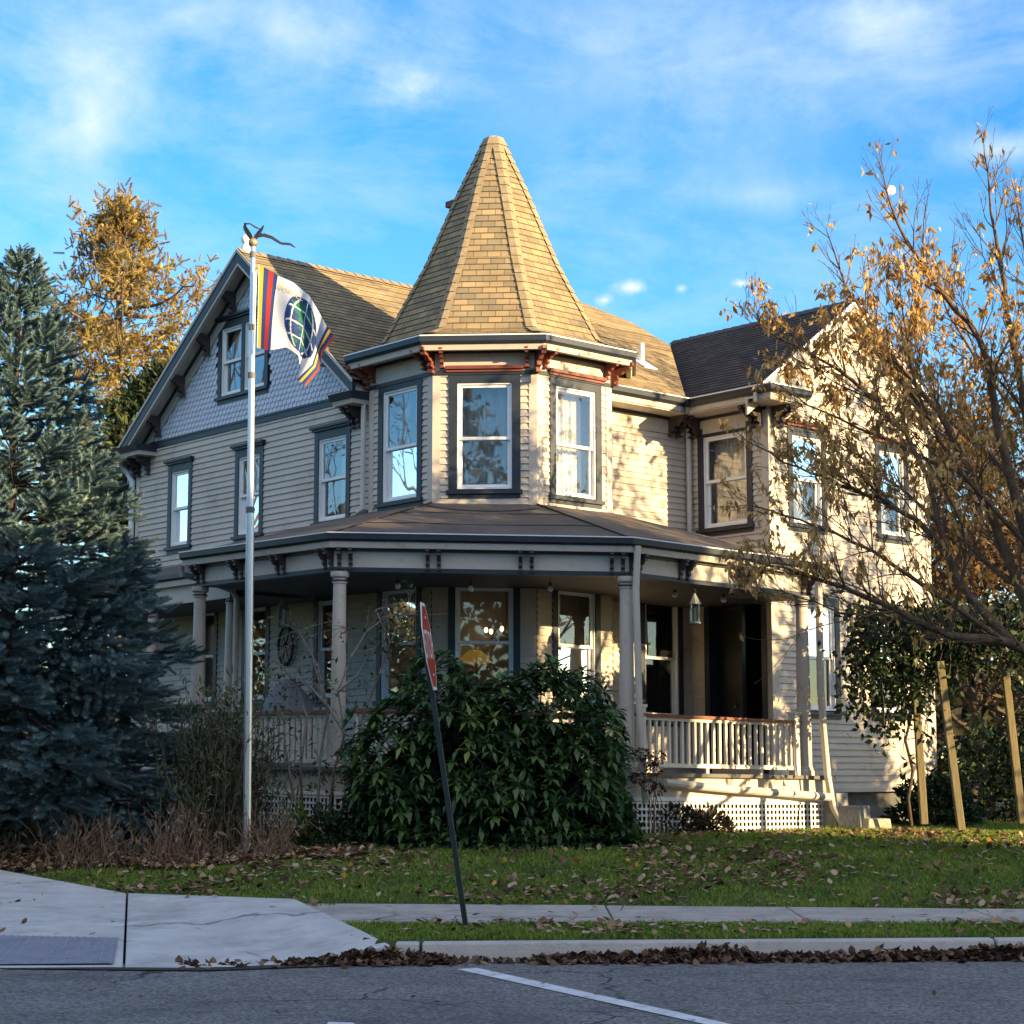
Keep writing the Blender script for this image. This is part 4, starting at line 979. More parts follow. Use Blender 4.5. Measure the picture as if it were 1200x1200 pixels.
# ------------------------------------------------------------------ stop sign, leaning
sb = np.array([-.36, 16.44, float(lawn_z(-.36, 16.44))-.05]); sg = empty('stop_sign', tuple(sb), 'leaning stop sign on a dark green post seen almost edge-on at the kerb', 'road sign')
stop = at(494.5, 706, 16.35); pv = Vector(stop-sb)
up = pv.normalized(); nr = Vector((.9985, -.052, 0)); nr = (nr-up*nr.dot(up)).normalized(); sd = up.cross(nr)
POST = mat('dark_green_post_paint', (.014, .028, .03), .5, .3, 6, dirt=((.06, .04, .03), 6, .62, .5))
mb = MB()
for a, w, n0, n1 in ((0, .075, -.012, -.004), (-.034, .012, -.045, -.0125), (.034, .012, -.045, -.0125)):
    c = sd*a; q = [c+sd*(s*w/2)+nr*n for s, n in ((-1, n0), (1, n0), (1, n1), (-1, n1))]
    mb.hexa([x for x in q]+[x+up*(pv.length-.08) for x in q])
mb.build('post', POST, sg)
pc = up*(pv.length-.385)
def octp(r, n): return [pc+nr*n+sd*(r*math.cos(R(22.5+45*k)))+up*(r*math.sin(R(22.5+45*k))) for k in range(8)]
RP = .381/math.cos(math.pi/8)
mb = MB(); a, b = octp(RP, .0), octp(RP, .006); mb.add(a+b, [tuple(range(8))[::-1], tuple(range(8, 16))]+[(i, (i+1) % 8, (i+1) % 8+8, i+8) for i in range(8)])
pl = mb.build('plate', mat('white_sign_sheeting', (.68, .64, .58), .7, .12, 5, spec=.2), sg)
mb = MB(); mb.poly(octp(RP-.032, .0075)); mb.build('red_field', mat('red_sign_sheeting', (.36, .028, .008), .75, .2, 3, spec=.15), sg, None)
vs, fs = textmesh('STOP', .36)
mb = MB(); mb.add([pc+nr*.009+sd*(v[0]*.82)+up*(v[1]*1.0) for v in vs], fs); mb.build('lettering', bpy.data.materials['white_sign_sheeting'], sg)
mb = MB()
for k in (-.25, .25): mb.tube([pc+up*k-nr*.03, pc+up*k+nr*.014], .012, 8)
mb.build('bolt', METW, sg)

# ------------------------------------------------------------------ plants
def tree_mesh(limbs, name, m, parent, n=7):
    mb = MB(); o = Vector(parent.location)
    for pts, rad in limbs: mb.tube([Vector(q)-o for q in pts], rad, n if max(rad) > .02 else 4, False)
    return mb.build(name, m, parent, smooth=True)
def wiggle(a, b, n, amp):
    a, b = np.array(a, float), np.array(b, float); out = []
    for i in range(n+1):
        t = i/n; out.append(a+(b-a)*t+(rng.normal(size=3)*amp*math.sin(math.pi*t) if 0 < i < n else 0))
    return out
BARK = mat('grey_brown_bark', (.14, .105, .08), .9, .3, 6, .6, 30)
BARKD = mat('dark_bark', (.06, .045, .035), .9, .3, 6, .6, 30)
TWIG = mat('bare_twig_bark', (.13, .09, .062), .95, .45, 9, .9, 45, spec=.1, dirt=((.05, .045, .035), 14, .5, .6))
# --- blue spruce
def shoot_template():
    """a bottle-brush shoot of flat needles round a stem, along y, length 1"""
    V = []; F = []
    k = 11
    for i in range(k):
        for j in range(5):
            a = j*2*math.pi/5+i*.9; y = .04+.9*i/k; r = .22*(1-.45*i/k)
            ca, sa = math.cos(a), math.sin(a); o = len(V)
            w = .035
            V += [(-sa*w, y, ca*w), (sa*w, y, -ca*w), (ca*r, y+.2, sa*r)]; F.append((o, o+1, o+2))
    return np.array(V), np.array(F)
SV, SF = shoot_template()
def conifer(name, base, H, Rb, label, cat, cols, whorls, trunkm, droop=.25, z0=.06, shoot=.16, dens=1.0, openness=0, group=None, power=.85, seed=1):
    rg = np.random.default_rng(seed); t = empty(name, tuple(base), label, cat, group); base = np.array(base, float)
    limbs = [([base+np.array([0, 0, H*f]) for f in np.linspace(0, .99, 9)], list(np.linspace(H*.02, .01, 9)))]
    P = []; D = []; S = []
    for w in range(whorls):
        f = z0+(1-z0)*((w+.3*rg.random())/whorls)**1.0; f = min(f, .985); L = Rb*(1-f)**power+.05
        nb = max(4, int(11*(1-f)**.5)); a0 = rg.random()*6.28
        for b in range(nb):
            a = a0+b*6.283/nb+rg.normal()*.15; l = L*(.78+.34*rg.random())*(1-openness*rg.random())
            st = base+np.array([0, 0, H*f]); rise = (f-.45)*.62
            pts = []
            k = max(5, int(l/.16))
            for i in range(k+1):
                s = i/k; pts.append(st+np.array([math.cos(a)*l*s, math.sin(a)*l*s, l*(rise*s-droop*s*s*(1.3-f)+.22*s**3)]))
            limbs.append((pts[::2] if len(pts) > 4 else pts, list(np.linspace(.008+.012*l, .004, len(pts[::2] if len(pts) > 4 else pts)))))
            pts = np.array(pts)
            for i in range(1, k+1):
                s = i/k
                if s < .22: continue
                d = norm(pts[i]-pts[i-1]); side = np.array([-math.sin(a), math.cos(a), 0])
                m = int((2+6*s)*dens)
                for j in range(m):
                    sg_ = rg.choice((-1, 1)); ln = l*.34*(1-s*.55)*rg.random()
                    q = pts[i]+side*sg_*ln+d*ln*.75+np.array([0, 0, -.28*ln+rg.normal()*.05])
                    P.append(q); D.append(d*.8+side*sg_*(.55+.3*rg.random())+np.array([0, 0, .1+.25*rg.normal()])); S.append(shoot*(.7+.6*rg.random())*min(1, .45+3.2*(1-f)))
            P.append(pts[-1]); D.append(pts[-1]-pts[-2]); S.append(shoot*1.2*min(1, .45+3.2*(1-f)))
    # leader
    for i in range(14):
        P.append(base+np.array([0, 0, H*(.93+.07*i/14)])); D.append(rg.normal(size=3)*np.array([1, 1, .3])+np.array([0, 0, 1.])); S.append(shoot*.6)
    tree_mesh(limbs, 'trunk', trunkm, t, 6)
    P, D, S = np.array(P), np.array(D), np.array(S)
    V, F = scatter(SV, SF, P, basis(D), S)
    rv = np.clip(rg.random(len(P))*.7+.3*rg.random(len(P)), 0, 1)
    npmesh('crown', V, F, leafmat(name+'_needles', cols, .6, .12), t, np.repeat(rv, len(SF)))
    return t
gp = lambda x, y: (x, y, float(lawn_z(x, y))-.05)
conifer('blue_spruce', gp(-6.5, 24.3), 7.65, 2.95, 'dense dark blue spruce standing before the left end of the house', 'spruce tree', [(.028, .055, .058), (.07, .125, .13), (.135, .21, .21), (.22, .30, .27)], 32, BARKD, dens=1.7, shoot=.23, power=1.0, z0=.11, seed=3)
# --- open golden conifer behind the house
def clumpy_conifer(name, base, H, label, cat, cols, layout, group=None, seed=5, leaf=.3, dens=1.0, tuft=False):
    """trunk with long rising limbs that carry separate tufts; layout = (height fraction, azimuth, length, rise)"""
    rg = np.random.default_rng(seed); t = empty(name, tuple(base), label, cat, group); base = np.array(base, float)
    limbs = [([base+np.array([.1*math.sin(5*f), 0, H*f]) for f in np.linspace(0, .985, 10)], list(np.linspace(H*.014, .02, 10)))]
    P = []; D = []; S = []; RV = []
    for f, az, ln, rise in layout:
        st = base+np.array([0, 0, H*f]); k = 9; pts = []
        for i in range(k+1):
            s = i/k; pts.append(st+np.array([math.cos(az)*ln*s, math.sin(az)*ln*s, ln*(rise*s*s-.06*math.sin(3*s))])+rg.normal(size=3)*.05*s)
        limbs.append((pts, list(np.linspace(.02+.014*ln, .012, k+1)))); pts = np.array(pts)
        for i in range(2, k+1):
            s = i/k
            for c in range(rg.integers(1, 4)):
                off = rg.normal(size=3)*np.array([.33, .33, .22])*(.5+.35*ln*.35); q = pts[i]+off
                limbs.append(([pts[i], (pts[i]+q)/2+np.array([0, 0, .05]), q], [.014, .01, .006]))
                m = int(rg.integers(20, 46)*dens); tone = rg.random()
                for _ in range(m):
                    P.append(q+rg.normal(size=3)*np.array([.15, .15, .11])*(.6+.8*rg.random())); D.append(rg.normal(size=3)+np.array([0, 0, .9])+off); S.append(leaf*(.5+.7*rg.random())); RV.append(np.clip(tone*.7+.3*rg.random(), 0, 1))
    tree_mesh(limbs, 'trunk', BARK, t, 6)
    P, D, S, RV = np.array(P), np.array(D), np.array(S), np.array(RV)
    if tuft: V, F = scatter(SV, SF, P, basis(D), S*1.5); r = np.repeat(RV, len(SF))
    else: V, F, r = leaves(P, D, S, .75, rv=RV)
    npmesh('crown', V, F, leafmat(name+'_foliage', cols, .7, .25), t, r)
    return t
rg = np.random.default_rng(11)
lay = []
Hg = 14.7
for f in np.linspace(.40, .985, 64):
    lmax = float(np.interp(f, [.4, .58, .68, .78, .86, .93, 1], [2.4, 2.7, 3.5, 4.1, 2.3, 1.25, .35]))
    lay.append((f, rg.random()*6.283, lmax*(.45+.55*rg.random()), .12+.55*f*rg.random()))
gb = np.array([-9.75, 46, .9])
lay += [(.70, math.pi*1.02, 3.1, .55), (.62, math.pi*.98, 3.0, .3), (.74, -.05, 2.2, .95), (.66, .1, 2.5, .7), (.56, math.pi, 2.6, .4)]
clumpy_conifer('golden_conifer', gb, Hg, 'tall open golden conifer lit by low sun behind the gable', 'conifer tree', [(.14, .10, .05), (.30, .21, .08), (.42, .31, .10), (.38, .35, .09)], lay, seed=8, leaf=.19, dens=.24, tuft=True)
lay = [(f, rg.random()*6.283, (.7+3.2*(1-f))*(.5+.5*rg.random()), .1+.2*rg.random()) for f in np.linspace(.15, .98, 40)]
clumpy_conifer('dark_conifer', np.array([-7.8, 41.5, .9]), 9.4, 'dark green conifer low between the spruce and the house', 'conifer tree', [(.012, .022, .01), (.03, .05, .018), (.07, .085, .025)], lay, seed=9, leaf=.26, dens=1.5)

# --- broad-leaved trees: recursive limbs
def grow(limbs, tips, p, d, ln, r, depth, rg, up=.25, spread=.55, seg=5, kink=.12, kids=(2, 4)):
    pts = [np.array(p, float)]; d = norm(np.array(d, float))
    for i in range(seg):
        d = norm(d+rg.normal(size=3)*kink+np.array([0, 0, up*.12])); pts.append(pts[-1]+d*ln/seg)
    limbs.append((pts, list(np.linspace(r, max(r*.5, .003), seg+1))))
    if depth == 0:
        tips.append((pts, d)); return
    for k in range(rg.integers(*kids)):
        i = rg.integers(2, seg+1); nd = norm(pts[i]-pts[i-1]); side = norm(np.cross(nd, rg.normal(size=3)))
        grow(limbs, tips, pts[i], norm(nd+side*spread*(.7+.7*rg.random())+np.array([0, 0, up])), ln*(.5+.25*rg.random()), r*.52, depth-1, rg, up, spread, seg, kink, kids)
    grow(limbs, tips, pts[-1], d, ln*.6, r*.5, depth-1, rg, up, spread, seg, kink, kids)
def broadleaf(name, base, H, label, cat, cols, group=None, seed=1, nleaf=30, leaf=.12, trunk=.2, spread=.6, depth=4, bark=BARKD, hang=.5, first=.3, n0=6, sc=.5):
    rg = np.random.default_rng(seed); t = empty(name, tuple(base), label, cat, group); base = np.array(base, float); limbs = []; tips = []
    tp = [base+np.array([.15*math.sin(3*f+seed), .1*math.sin(2*f), H*.62*f]) for f in np.linspace(0, 1, 8)]
    limbs.append((tp, list(np.linspace(trunk, trunk*.4, 8))))
    for k in range(n0):
        f = first+(1-first)*(k+.5)/n0; i = min(int(f*7), 6); a = k*2.4+rg.random(); p = tp[i]+(tp[i+1]-tp[i])*(f*7-i)
        grow(limbs, tips, p, (math.cos(a), math.sin(a), .35+.8*f), H*.30*(1.15-.4*f), trunk*.45*(1.1-.5*f), depth-1, rg, .22, spread)
    grow(limbs, tips, tp[-1], (0, 0, 1), H*.25, trunk*.38, depth-1, rg, .25, spread)
    tree_mesh(limbs, 'trunk', bark, t, 6)
    if nleaf:
        P = []; D = []; RV = []
        for pts, d in tips:
            tone = rg.random()
            for _ in range(rg.poisson(nleaf)):
                q = pts[rg.integers(1, len(pts))]; P.append(q+rg.normal(size=3)*sc*.3); D.append(rg.normal(size=3)+np.array([0, 0, -hang])); RV.append(tone*.6+.4*rg.random())
        n = len(P); V, F, r = leaves(np.array(P), np.array(D), leaf*(.6+.7*rg.random(n)), 1.1, rv=np.array(RV))
        npmesh('crown', V, F, leafmat(name+'_leaves', cols, .6, .3), t, r)
    return t

# --- the half bare tree at the right, its main limbs laid out one by one
ct = empty('autumn_tree', (7.1, 22.4, .6), 'half bare autumn tree with golden leaves spreading over the right end of the house', 'tree')
LIMB = [
 ([(1340, 985, 22.4), (1310, 900, 22.4), (1275, 825, 22.3), (1240, 785, 22.3)], .17, .13),
 ([(1240, 785, 22.3), (1180, 752, 22.1), (1112, 743, 21.9), (1052, 716, 21.6), (990, 690, 21.4), (930, 668, 21.2), (885, 658, 21)], .075, .008),
 ([(1190, 757, 22.1), (1130, 690, 22.3), (1112, 650, 22.4), (1060, 600, 22.5), (1000, 572, 22.6), (935, 548, 22.7), (880, 520, 22.8)], .06, .006),
 ([(1245, 790, 22.3), (1195, 690, 22.6), (1145, 570, 22.9), (1095, 480, 23.1), (1040, 412, 23.2), (992, 335, 23.3), (968, 268, 23.3)], .085, .005),
 ([(1250, 790, 22.3), (1205, 640, 22), (1170, 500, 21.7), (1150, 400, 21.5), (1095, 330, 21.4), (1050, 260, 21.4), (1031, 192, 21.4)], .08, .005),
 ([(1255, 790, 22.3), (1225, 600, 22.2), (1195, 450, 22), (1176, 330, 21.9), (1162, 250, 21.9), (1153, 168, 21.9)], .075, .005),
 ([(1260, 780, 22.3), (1262, 600, 22.5), (1232, 420, 22.8), (1205, 320, 22.9), (1186, 215, 23)], .075, .005),
 ([(1112, 650, 22.4), (1072, 530, 22.6), (1010, 455, 22.8), (945, 412, 23), (900, 388, 23.1), (872, 358, 23.1)], .04, .004),
 ([(1140, 565, 22.9), (1050, 520, 23.1), (965, 482, 23.4), (905, 448, 23.6)], .035, .004),
 ([(1180, 755, 22.1), (1090, 690, 21.8), (1000, 635, 21.5), (920, 604, 21.3), (872, 592, 21.2)], .04, .004),
 ([(1205, 640, 22), (1130, 560, 21.6), (1080, 470, 21.3), (1060, 380, 21.2), (1055, 320, 21.2)], .035, .004),
 ([(1225, 600, 22.2), (1190, 560, 22.8), (1120, 500, 23.6), (1075, 440, 24), (1020, 400, 24.2)], .035, .004),
 ([(1195, 690, 22.6), (1110, 620, 23.2), (1040, 560, 23.8), (985, 520, 24), (940, 500, 24.2)], .035, .004),
 ([(1260, 700, 22.4), (1300, 560, 22.3), (1290, 400, 22.1), (1250, 300, 22)], .07, .006),
 ([(1262, 600, 22.5), (1180, 470, 23.5), (1130, 400, 24), (1100, 340, 24.3), (1085, 300, 24.4)], .035, .004),
 ([(1052, 716, 21.6), (1000, 722, 21.3), (940, 700, 21), (890, 690, 20.8)], .02, .003),
 ([(1300, 850, 22.4), (1330, 640, 22.2), (1380, 420, 22), (1400, 260, 22)], .09, .006),
 ([(1300, 860, 22.4), (1400, 700, 22.8), (1500, 520, 23), (1580, 380, 23)], .08, .006),
 ([(1290, 830, 22.3), (1340, 600, 23.2), (1420, 380, 24), (1450, 250, 24.2)], .08, .006),
 ([(1330, 640, 22.2), (1280, 480, 21.6), (1270, 330, 21.2), (1290, 220, 21)], .05, .005),
 ([(1400, 700, 22.8), (1480, 640, 22), (1580, 540, 21.6)], .05, .005),
 ([(1330, 640, 22.2), (1440, 500, 21.4), (1500, 360, 21)], .05, .005),
 ([(1340, 600, 23.2), (1300, 470, 24), (1320, 330, 24.4)], .04, .005),
 ([(1310, 880, 22.4), (1410, 800, 23.2), (1540, 690, 24)], .06, .005),
 ([(1112, 743, 21.9), (1130, 640, 21.4), (1100, 560, 21), (1050, 500, 20.8)], .03, .004),
]
rg = np.random.default_rng(21); limbs = []; tips = []
for pl_, r0, r1 in LIMB:
    pts = [at(*q) for q in pl_]; fine = []
    for i in range(len(pts)-1):
        p0, p1, p2, p3 = pts[max(i-1, 0)], pts[i], pts[i+1], pts[min(i+2, len(pts)-1)]
        for s in np.linspace(0, 1, 5)[:-1]:
            fine.append(.5*((2*p1)+(-p0+p2)*s+(2*p0-5*p1+4*p2-p3)*s*s+(-p0+3*p1-3*p2+p3)*s**3)+rg.normal(size=3)*.012)
    fine.append(pts[-1]); fine = np.array(fine); n = len(fine)
    rad = r0+(r1-r0)*np.linspace(0, 1, n)**.8; limbs.append((list(fine), list(rad)))
    if r0 > .15: continue
    i = 3
    while i < n:
        f = i/n; d = norm(fine[min(i+1, n-1)]-fine[i-1])
        for _ in range(4 if f > .3 else 2):
            side = norm(np.cross(d, rg.normal(size=3))); ln = (.32+.65*rg.random())*(1.15-.85*f)
            grow(limbs, tips, fine[i], norm(d*.8+side*.7+np.array([0, 0, .32])), ln, min(rad[i]*.45, .0115), 2 if f < .8 else 1, rg, .3, .5, 4, .1, (1, 3))
        i += rg.integers(1, 3)
    tips.append((list(fine[-4:]), norm(fine[-1]-fine[-2])))
tree_mesh(limbs, 'trunk', TWIG, ct, 8)
P = []; D = []; S = []; RV = []
for pts, d in tips:
    p = np.array(pts[-1]); zc = p[2]-HC; pxx = 600+p[0]/p[1]*FPX
    if zc > 6.2: den = .18
    elif zc > 3.1: den = .78 if pxx > 960 else .5
    elif zc > 2.2: den = .4
    else: den = .26
    if pxx > 1230: den = .8
    if rg.random() > den: continue
    tone = rg.random(); m = rg.integers(2, 8)
    for _ in range(m):
        q = np.array(pts[rg.integers(1, len(pts))]); P.append(q+rg.normal(size=3)*.03); D.append(rg.normal(size=3)*.55+np.array([0, 0, -1.0])); S.append(.075+.07*rg.random()); RV.append(np.clip(.5*tone+.5*rg.random(), 0, 1))
V, F, r = leaves(np.array(P), np.array(D), np.array(S), .85, rv=np.array(RV))
npmesh('leaves', V, F, leafmat('golden_leaf', [(.20, .105, .035), (.40, .225, .065), (.55, .34, .11), (.64, .46, .18)], .5, .35), ct, r)

# --- trees and shrubs beyond the right end of the house
bt = [(9.7, 40, 9.0, 31, 'brown leafed tree behind the end of the wing', [(.05, .03, .012), (.13, .075, .025), (.2, .12, .03)], 16),
      (12.6, 43, 10.0, 32, 'dull olive tree behind the right tip of the autumn tree', [(.03, .03, .012), (.07, .065, .02), (.12, .1, .03)], 18),
      (8.8, 36, 6.2, 33, 'low rusty tree growing close behind the wing wall', [(.03, .02, .01), (.09, .05, .018), (.16, .09, .03)], 16),
      (11.0, 35.5, 7.5, 34, 'bare dark tree behind the wooden arbor', [(.03, .02, .01), (.08, .05, .02), (.13, .08, .03)], 7)]
for x, y, h, sd_, lab, cols, nl in bt:
    broadleaf('background_tree', (x, y, .6), h, lab, 'tree', cols, 'trees behind the right end of the house', sd_, nl, .17, .13, .7, 4, BARKD, first=.15, n0=9, sc=.9)
def shrub(name, base, rx, ry, h, label, cat, cols, n, leaf, seed, stems=14, wid=1.0, group=None, trans=.2, hang=.2, shell=.55):
    rg = np.random.default_rng(seed); t = empty(name, tuple(base), label, cat, group); base = np.array(base, float); limbs = []
    for k in range(stems):
        a = rg.random()*6.283; q = base+np.array([rx*.8*math.cos(a)*rg.random()**.5, ry*.8*math.sin(a)*rg.random()**.5, h*(.5+.5*rg.random())])
        limbs.append((wiggle(base+rg.normal(size=3)*np.array([rx*.2, ry*.2, 0]), q, 5, .05), list(np.linspace(.014, .004, 6))))
    tree_mesh(limbs, 'stem', BARKD, t, 5)
    u = norm(rg.normal(size=(n, 3))); u[:, 2] = np.abs(u[:, 2])*1.0
    lump = 1+.16*np.sin(5*u[:, 0]+seed)*np.cos(4*u[:, 1]+2*seed)+.12*np.sin(9*u[:, 2]+7*u[:, 0])
    rad = (shell+(1-shell)*rg.random(n)**.6)*lump
    P = base+np.stack([u[:, 0]*rx*rad, u[:, 1]*ry*rad, .08+u[:, 2]*h*rad], 1)
    D = u+rg.normal(size=(n, 3))*.7+np.array([0, 0, -hang]); V, F, r = leaves(P, D, leaf*(.6+.7*rg.random(n)), wid, rv=rg.random(n))
    npmesh('foliage', V, F, leafmat(name+'_leaves', cols, .5, trans), t, r); return t
GRN = [(.008, .018, .008), (.02, .042, .014), (.05, .085, .024)]
for x, y, rx, h, sd_, lab in ((7.9, 31.5, 1.1, 1.5, 41, 'dark green rounded shrub against the foot of the wing wall'), (9.6, 31, 1.5, 2.1, 42, 'tall dark shrub behind the wooden posts'), (12.5, 33, 2.2, 3.0, 43, 'large dark evergreen shrub filling the right edge'), (10.6, 34.5, 1.8, 3.6, 44, 'high dark evergreen between the wing and the right edge'), (6.4, 28.9, .65, .75, 45, 'small leafy shrub between the stone block and the first post')):
    shrub('evergreen_shrub', gp(x, y), rx, rx*.8, h, lab, 'shrub', GRN, int(1900*rx), .15, sd_, group='dark shrubs beyond the wing')

# --- wooden arbor posts with a rail, and the creeper on it
PW = mat('mossy_post_wood', (.15, .125, .07), .85, .25, 5, .4, 30, dirt=((.12, .1, .03), 4, .5, .6), streak=(1, 1, .2))
ar = empty('wooden_arbor', tuple(at(1127, 984, 25.2)*np.array([1, 1, 0])+np.array([0, 0, .62])), 'weathered wooden arbor of leaning posts under a dark top rail', 'arbor')
oA = Vector(ar.location)
def P3(px, py, Y): return Vector(at(px, py, Y))-oA
for (a, b, Yp) in (((1066, 700), (1083, 966), 26.4), ((1101, 775), (1128, 984), 25.2), ((1172, 735), (1198, 965), 26.0)):
    mb = MB(); mb.bar(P3(*b, Yp), P3(*a, Yp), .1, .1, (0, 1, 0)); mb.build('post', PW, ar, bevel=.01)
mb = MB(); mb.bar(P3(1030, 722, 26.6), P3(1215, 712, 26.4), .09, .12)
mb.build('top_rail', mat('dark_rail_wood', (.035, .03, .025), .8, .2, 5), ar)
vt = empty('creeper', tuple(at(1060, 980, 26.2)*np.array([1, 1, 0])+np.array([0, 0, .62])), 'dark evergreen creeper hanging in a mass over the wooden arbor', 'climbing plant')
rg = np.random.default_rng(51); P = []; D = []; limbs = []
for k in range(120):
    px = 1000+rg.random()*215; py0 = 712+18*rg.random(); Y = 25.2+1.6*rg.random(); drop = (35+115*rg.random()*math.exp(-((px-1045)/60)**2)+25*rg.random())
    a = at(px, py0, Y); b = at(px+rg.normal()*10, py0+drop, Y+.1*rg.normal()); pts = wiggle(a, b, 5, .05); limbs.append((pts, [.006]*6))
    for q in range(int(9+drop*.5)):
        P.append(pts[rg.integers(0, 6)]+rg.normal(size=3)*np.array([.13, .13, .11])); D.append(rg.normal(size=3)+np.array([0, -.3, -.5]))
limbs.append((wiggle(at(1068, 968, 26.3), at(1062, 715, 26.3), 8, .04), list(np.linspace(.03, .015, 9))))
tree_mesh(limbs, 'stem', BARKD, vt, 4); n = len(P)
V, F, r = leaves(np.array(P), np.array(D), .08+.07*rg.random(n), 1.2, rv=rg.random(n)); npmesh('foliage', V, F, leafmat('creeper_leaf', [(.006, .013, .006), (.016, .032, .01), (.045, .07, .018)], .45, .15), vt, r)

# --- rhododendron: whorls of long drooping leaves over a dark heart
def rhododendron(base, rx, ry, h, n, seed):
    rg = np.random.default_rng(seed); t = empty('rhododendron', tuple(base), 'big dark glossy rhododendron bush in front of the porch', 'bush'); base = np.array(base, float); limbs = []
    u = norm(rg.normal(size=(n*2, 3))*np.array([1, 1, .9])); u = u[(u[:, 2] > -.12)][:n]; n = len(u)
    def surf(u):
        l = 1+.10*np.sin(4.2*u[:, 0]+1)*np.cos(3*u[:, 2])+.07*np.sin(9*u[:, 0]+5*u[:, 2])+.05*np.sin(13*u[:, 2]-6*u[:, 1])
        sq = (np.abs(u)**2.6).sum(1)**(-1/2.6)              # fuller shoulders than an egg
        return l*sq
    lum = surf(u)*(.72+.30*rg.random(n)**.5); lean = np.clip(u[:, 0], -1, 1)
    C = base+np.stack([u[:, 0]*rx*lum, u[:, 1]*ry*lum, .05+np.maximum(u[:, 2], 0)*h*lum*(1+.06*lean)], 1)
    ax = norm(u*np.array([1, 1, .8])+rg.normal(size=(n, 3))*.35+np.array([0, -.1, .55]))
    for k in range(60):
        i = rg.integers(0, n); limbs.append((wiggle(base+rg.normal(size=3)*np.array([.3, .2, 0]), C[i], 5, .06), list(np.linspace(.022, .006, 6))))
    P = []; D = []; RV = []; S = []; UP = []
    for i in range(n):
        B = basis(ax[i:i+1])[0]; m = rg.integers(7, 11); tone = rg.random(); a0 = rg.random()*6.28; young = rg.random() < .06
        for k in range(m):
            a = a0+k*6.283/m; el = rg.normal()*.18+(.32 if k % 2 else -.12)
            d = B[:, 0]*math.cos(a)+B[:, 2]*math.sin(a)+B[:, 1]*(el+.1)+np.array([0, 0, -.06])
            P.append(C[i]); D.append(d); S.append((.10+.12*rg.random())*(.8+.4*tone)*(1.05 if young else 1)); RV.append((.85+.15*rg.random()) if young else min(.8, .75*tone*.8+.2*rg.random()))
        P.append(C[i]); D.append(ax[i]); S.append(.03); RV.append(.9)      # bud
    V, F, r = leaves(np.array(P), np.array(D), np.array(S), .82, up=(0, 0, 1), rv=np.array(RV))
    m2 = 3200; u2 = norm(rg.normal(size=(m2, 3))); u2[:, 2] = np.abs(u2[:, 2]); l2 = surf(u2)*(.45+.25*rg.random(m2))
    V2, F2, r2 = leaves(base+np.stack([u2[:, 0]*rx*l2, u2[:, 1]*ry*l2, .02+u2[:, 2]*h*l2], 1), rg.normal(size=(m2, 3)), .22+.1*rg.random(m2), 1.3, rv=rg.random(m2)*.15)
    V, F, r = join([(V, F, r), (V2, F2, r2)])
    tree_mesh(limbs, 'stem', BARKD, t, 5)
    npmesh('foliage', V, F, leafmat('rhododendron_leaf', [(.010, .024, .010), (.026, .06, .022), (.055, .115, .034), (.085, .155, .042), (.19, .23, .06)], .42, .15, .4), t, r)
rhododendron(gp(-.28, 23.65), 1.86, .95, 2.12, 1500, 61)

# --- thin leafy canes in the left bed
cn = empty('leafy_canes', gp(-3.5, 23.2), 'thicket of slim canes with narrow grey green leaves round the flagpole foot', 'shrub')
rg = np.random.default_rng(71); limbs = []; P = []; D = []
for k in range(190):
    bx = -3.55+rg.normal()*.24; by = 23.2+rg.normal()*.28; b = np.array([bx, by, lawn_z(bx, by)-.03]); h = (.9+1.2*rg.random())*(1-.25*abs(bx+3.45)); tpt = b+np.array([rg.normal()*.28, rg.normal()*.2, h])
    pts = wiggle(b, tpt, 6, .035); limbs.append((pts, list(np.linspace(.007, .003, 7))))
    for q in range(rg.integers(22, 48)):
        i = rg.integers(1, 7); P.append(np.array(pts[i])+rg.normal(size=3)*.06); D.append(rg.normal(size=3)*.6+np.array([0, 0, .75]))
tree_mesh(limbs, 'stem', BARK, cn, 4); n = len(P)
V, F, r = leaves(np.array(P), np.array(D), .07+.08*rg.random(n), .5, rv=rg.random(n)); npmesh('foliage', V, F, leafmat('cane_leaf', [(.03, .04, .02), (.06, .08, .036), (.11, .13, .055)], .6, .2), cn, r)

# --- climbing rose on the porch column
cl = empty('climbing_rose', tuple(W(1.5, -2.75, -.8)), 'half bare climbing rose with grey stems twining up the front porch column', 'climbing plant')
rg = np.random.default_rng(81); limbs = []; P = []; D = []
cpx = [[(385, 960), (392, 900), (404, 860), (396, 810), (412, 770), (404, 735)], [(372, 950), (375, 890), (385, 830), (372, 780), (350, 740)], [(400, 950), (412, 890), (425, 840), (445, 790), (462, 740), (470, 725)], [(355, 960), (352, 900), (360, 840), (345, 800), (330, 780), (318, 775)],
       [(445, 790), (455, 760), (452, 740), (440, 715)], [(396, 810), (420, 790), (436, 760)], [(385, 830), (360, 800), (340, 805), (312, 790)], [(412, 770), (430, 740), (455, 722), (480, 720)], [(345, 940), (335, 880), (332, 840), (322, 815)], [(404, 860), (380, 820), (366, 770), (362, 735)]]
for c in cpx:
    pts = [at(x, y, 24.5+.12*rg.normal()) for x, y in c]; limbs.append((pts, list(np.linspace(.02, .006, len(pts)))))
    for i in range(1, len(pts)):
        for q in range(5):
            e = pts[i]+rg.normal(size=3)*np.array([.22, .1, .18]); limbs.append((wiggle(pts[i], e, 3, .02), [.005, .004, .003, .002]))
            for _ in range(rg.integers(0, 5)): P.append(e+rg.normal(size=3)*.05); D.append(rg.normal(size=3)+np.array([0, -.2, -.3]))
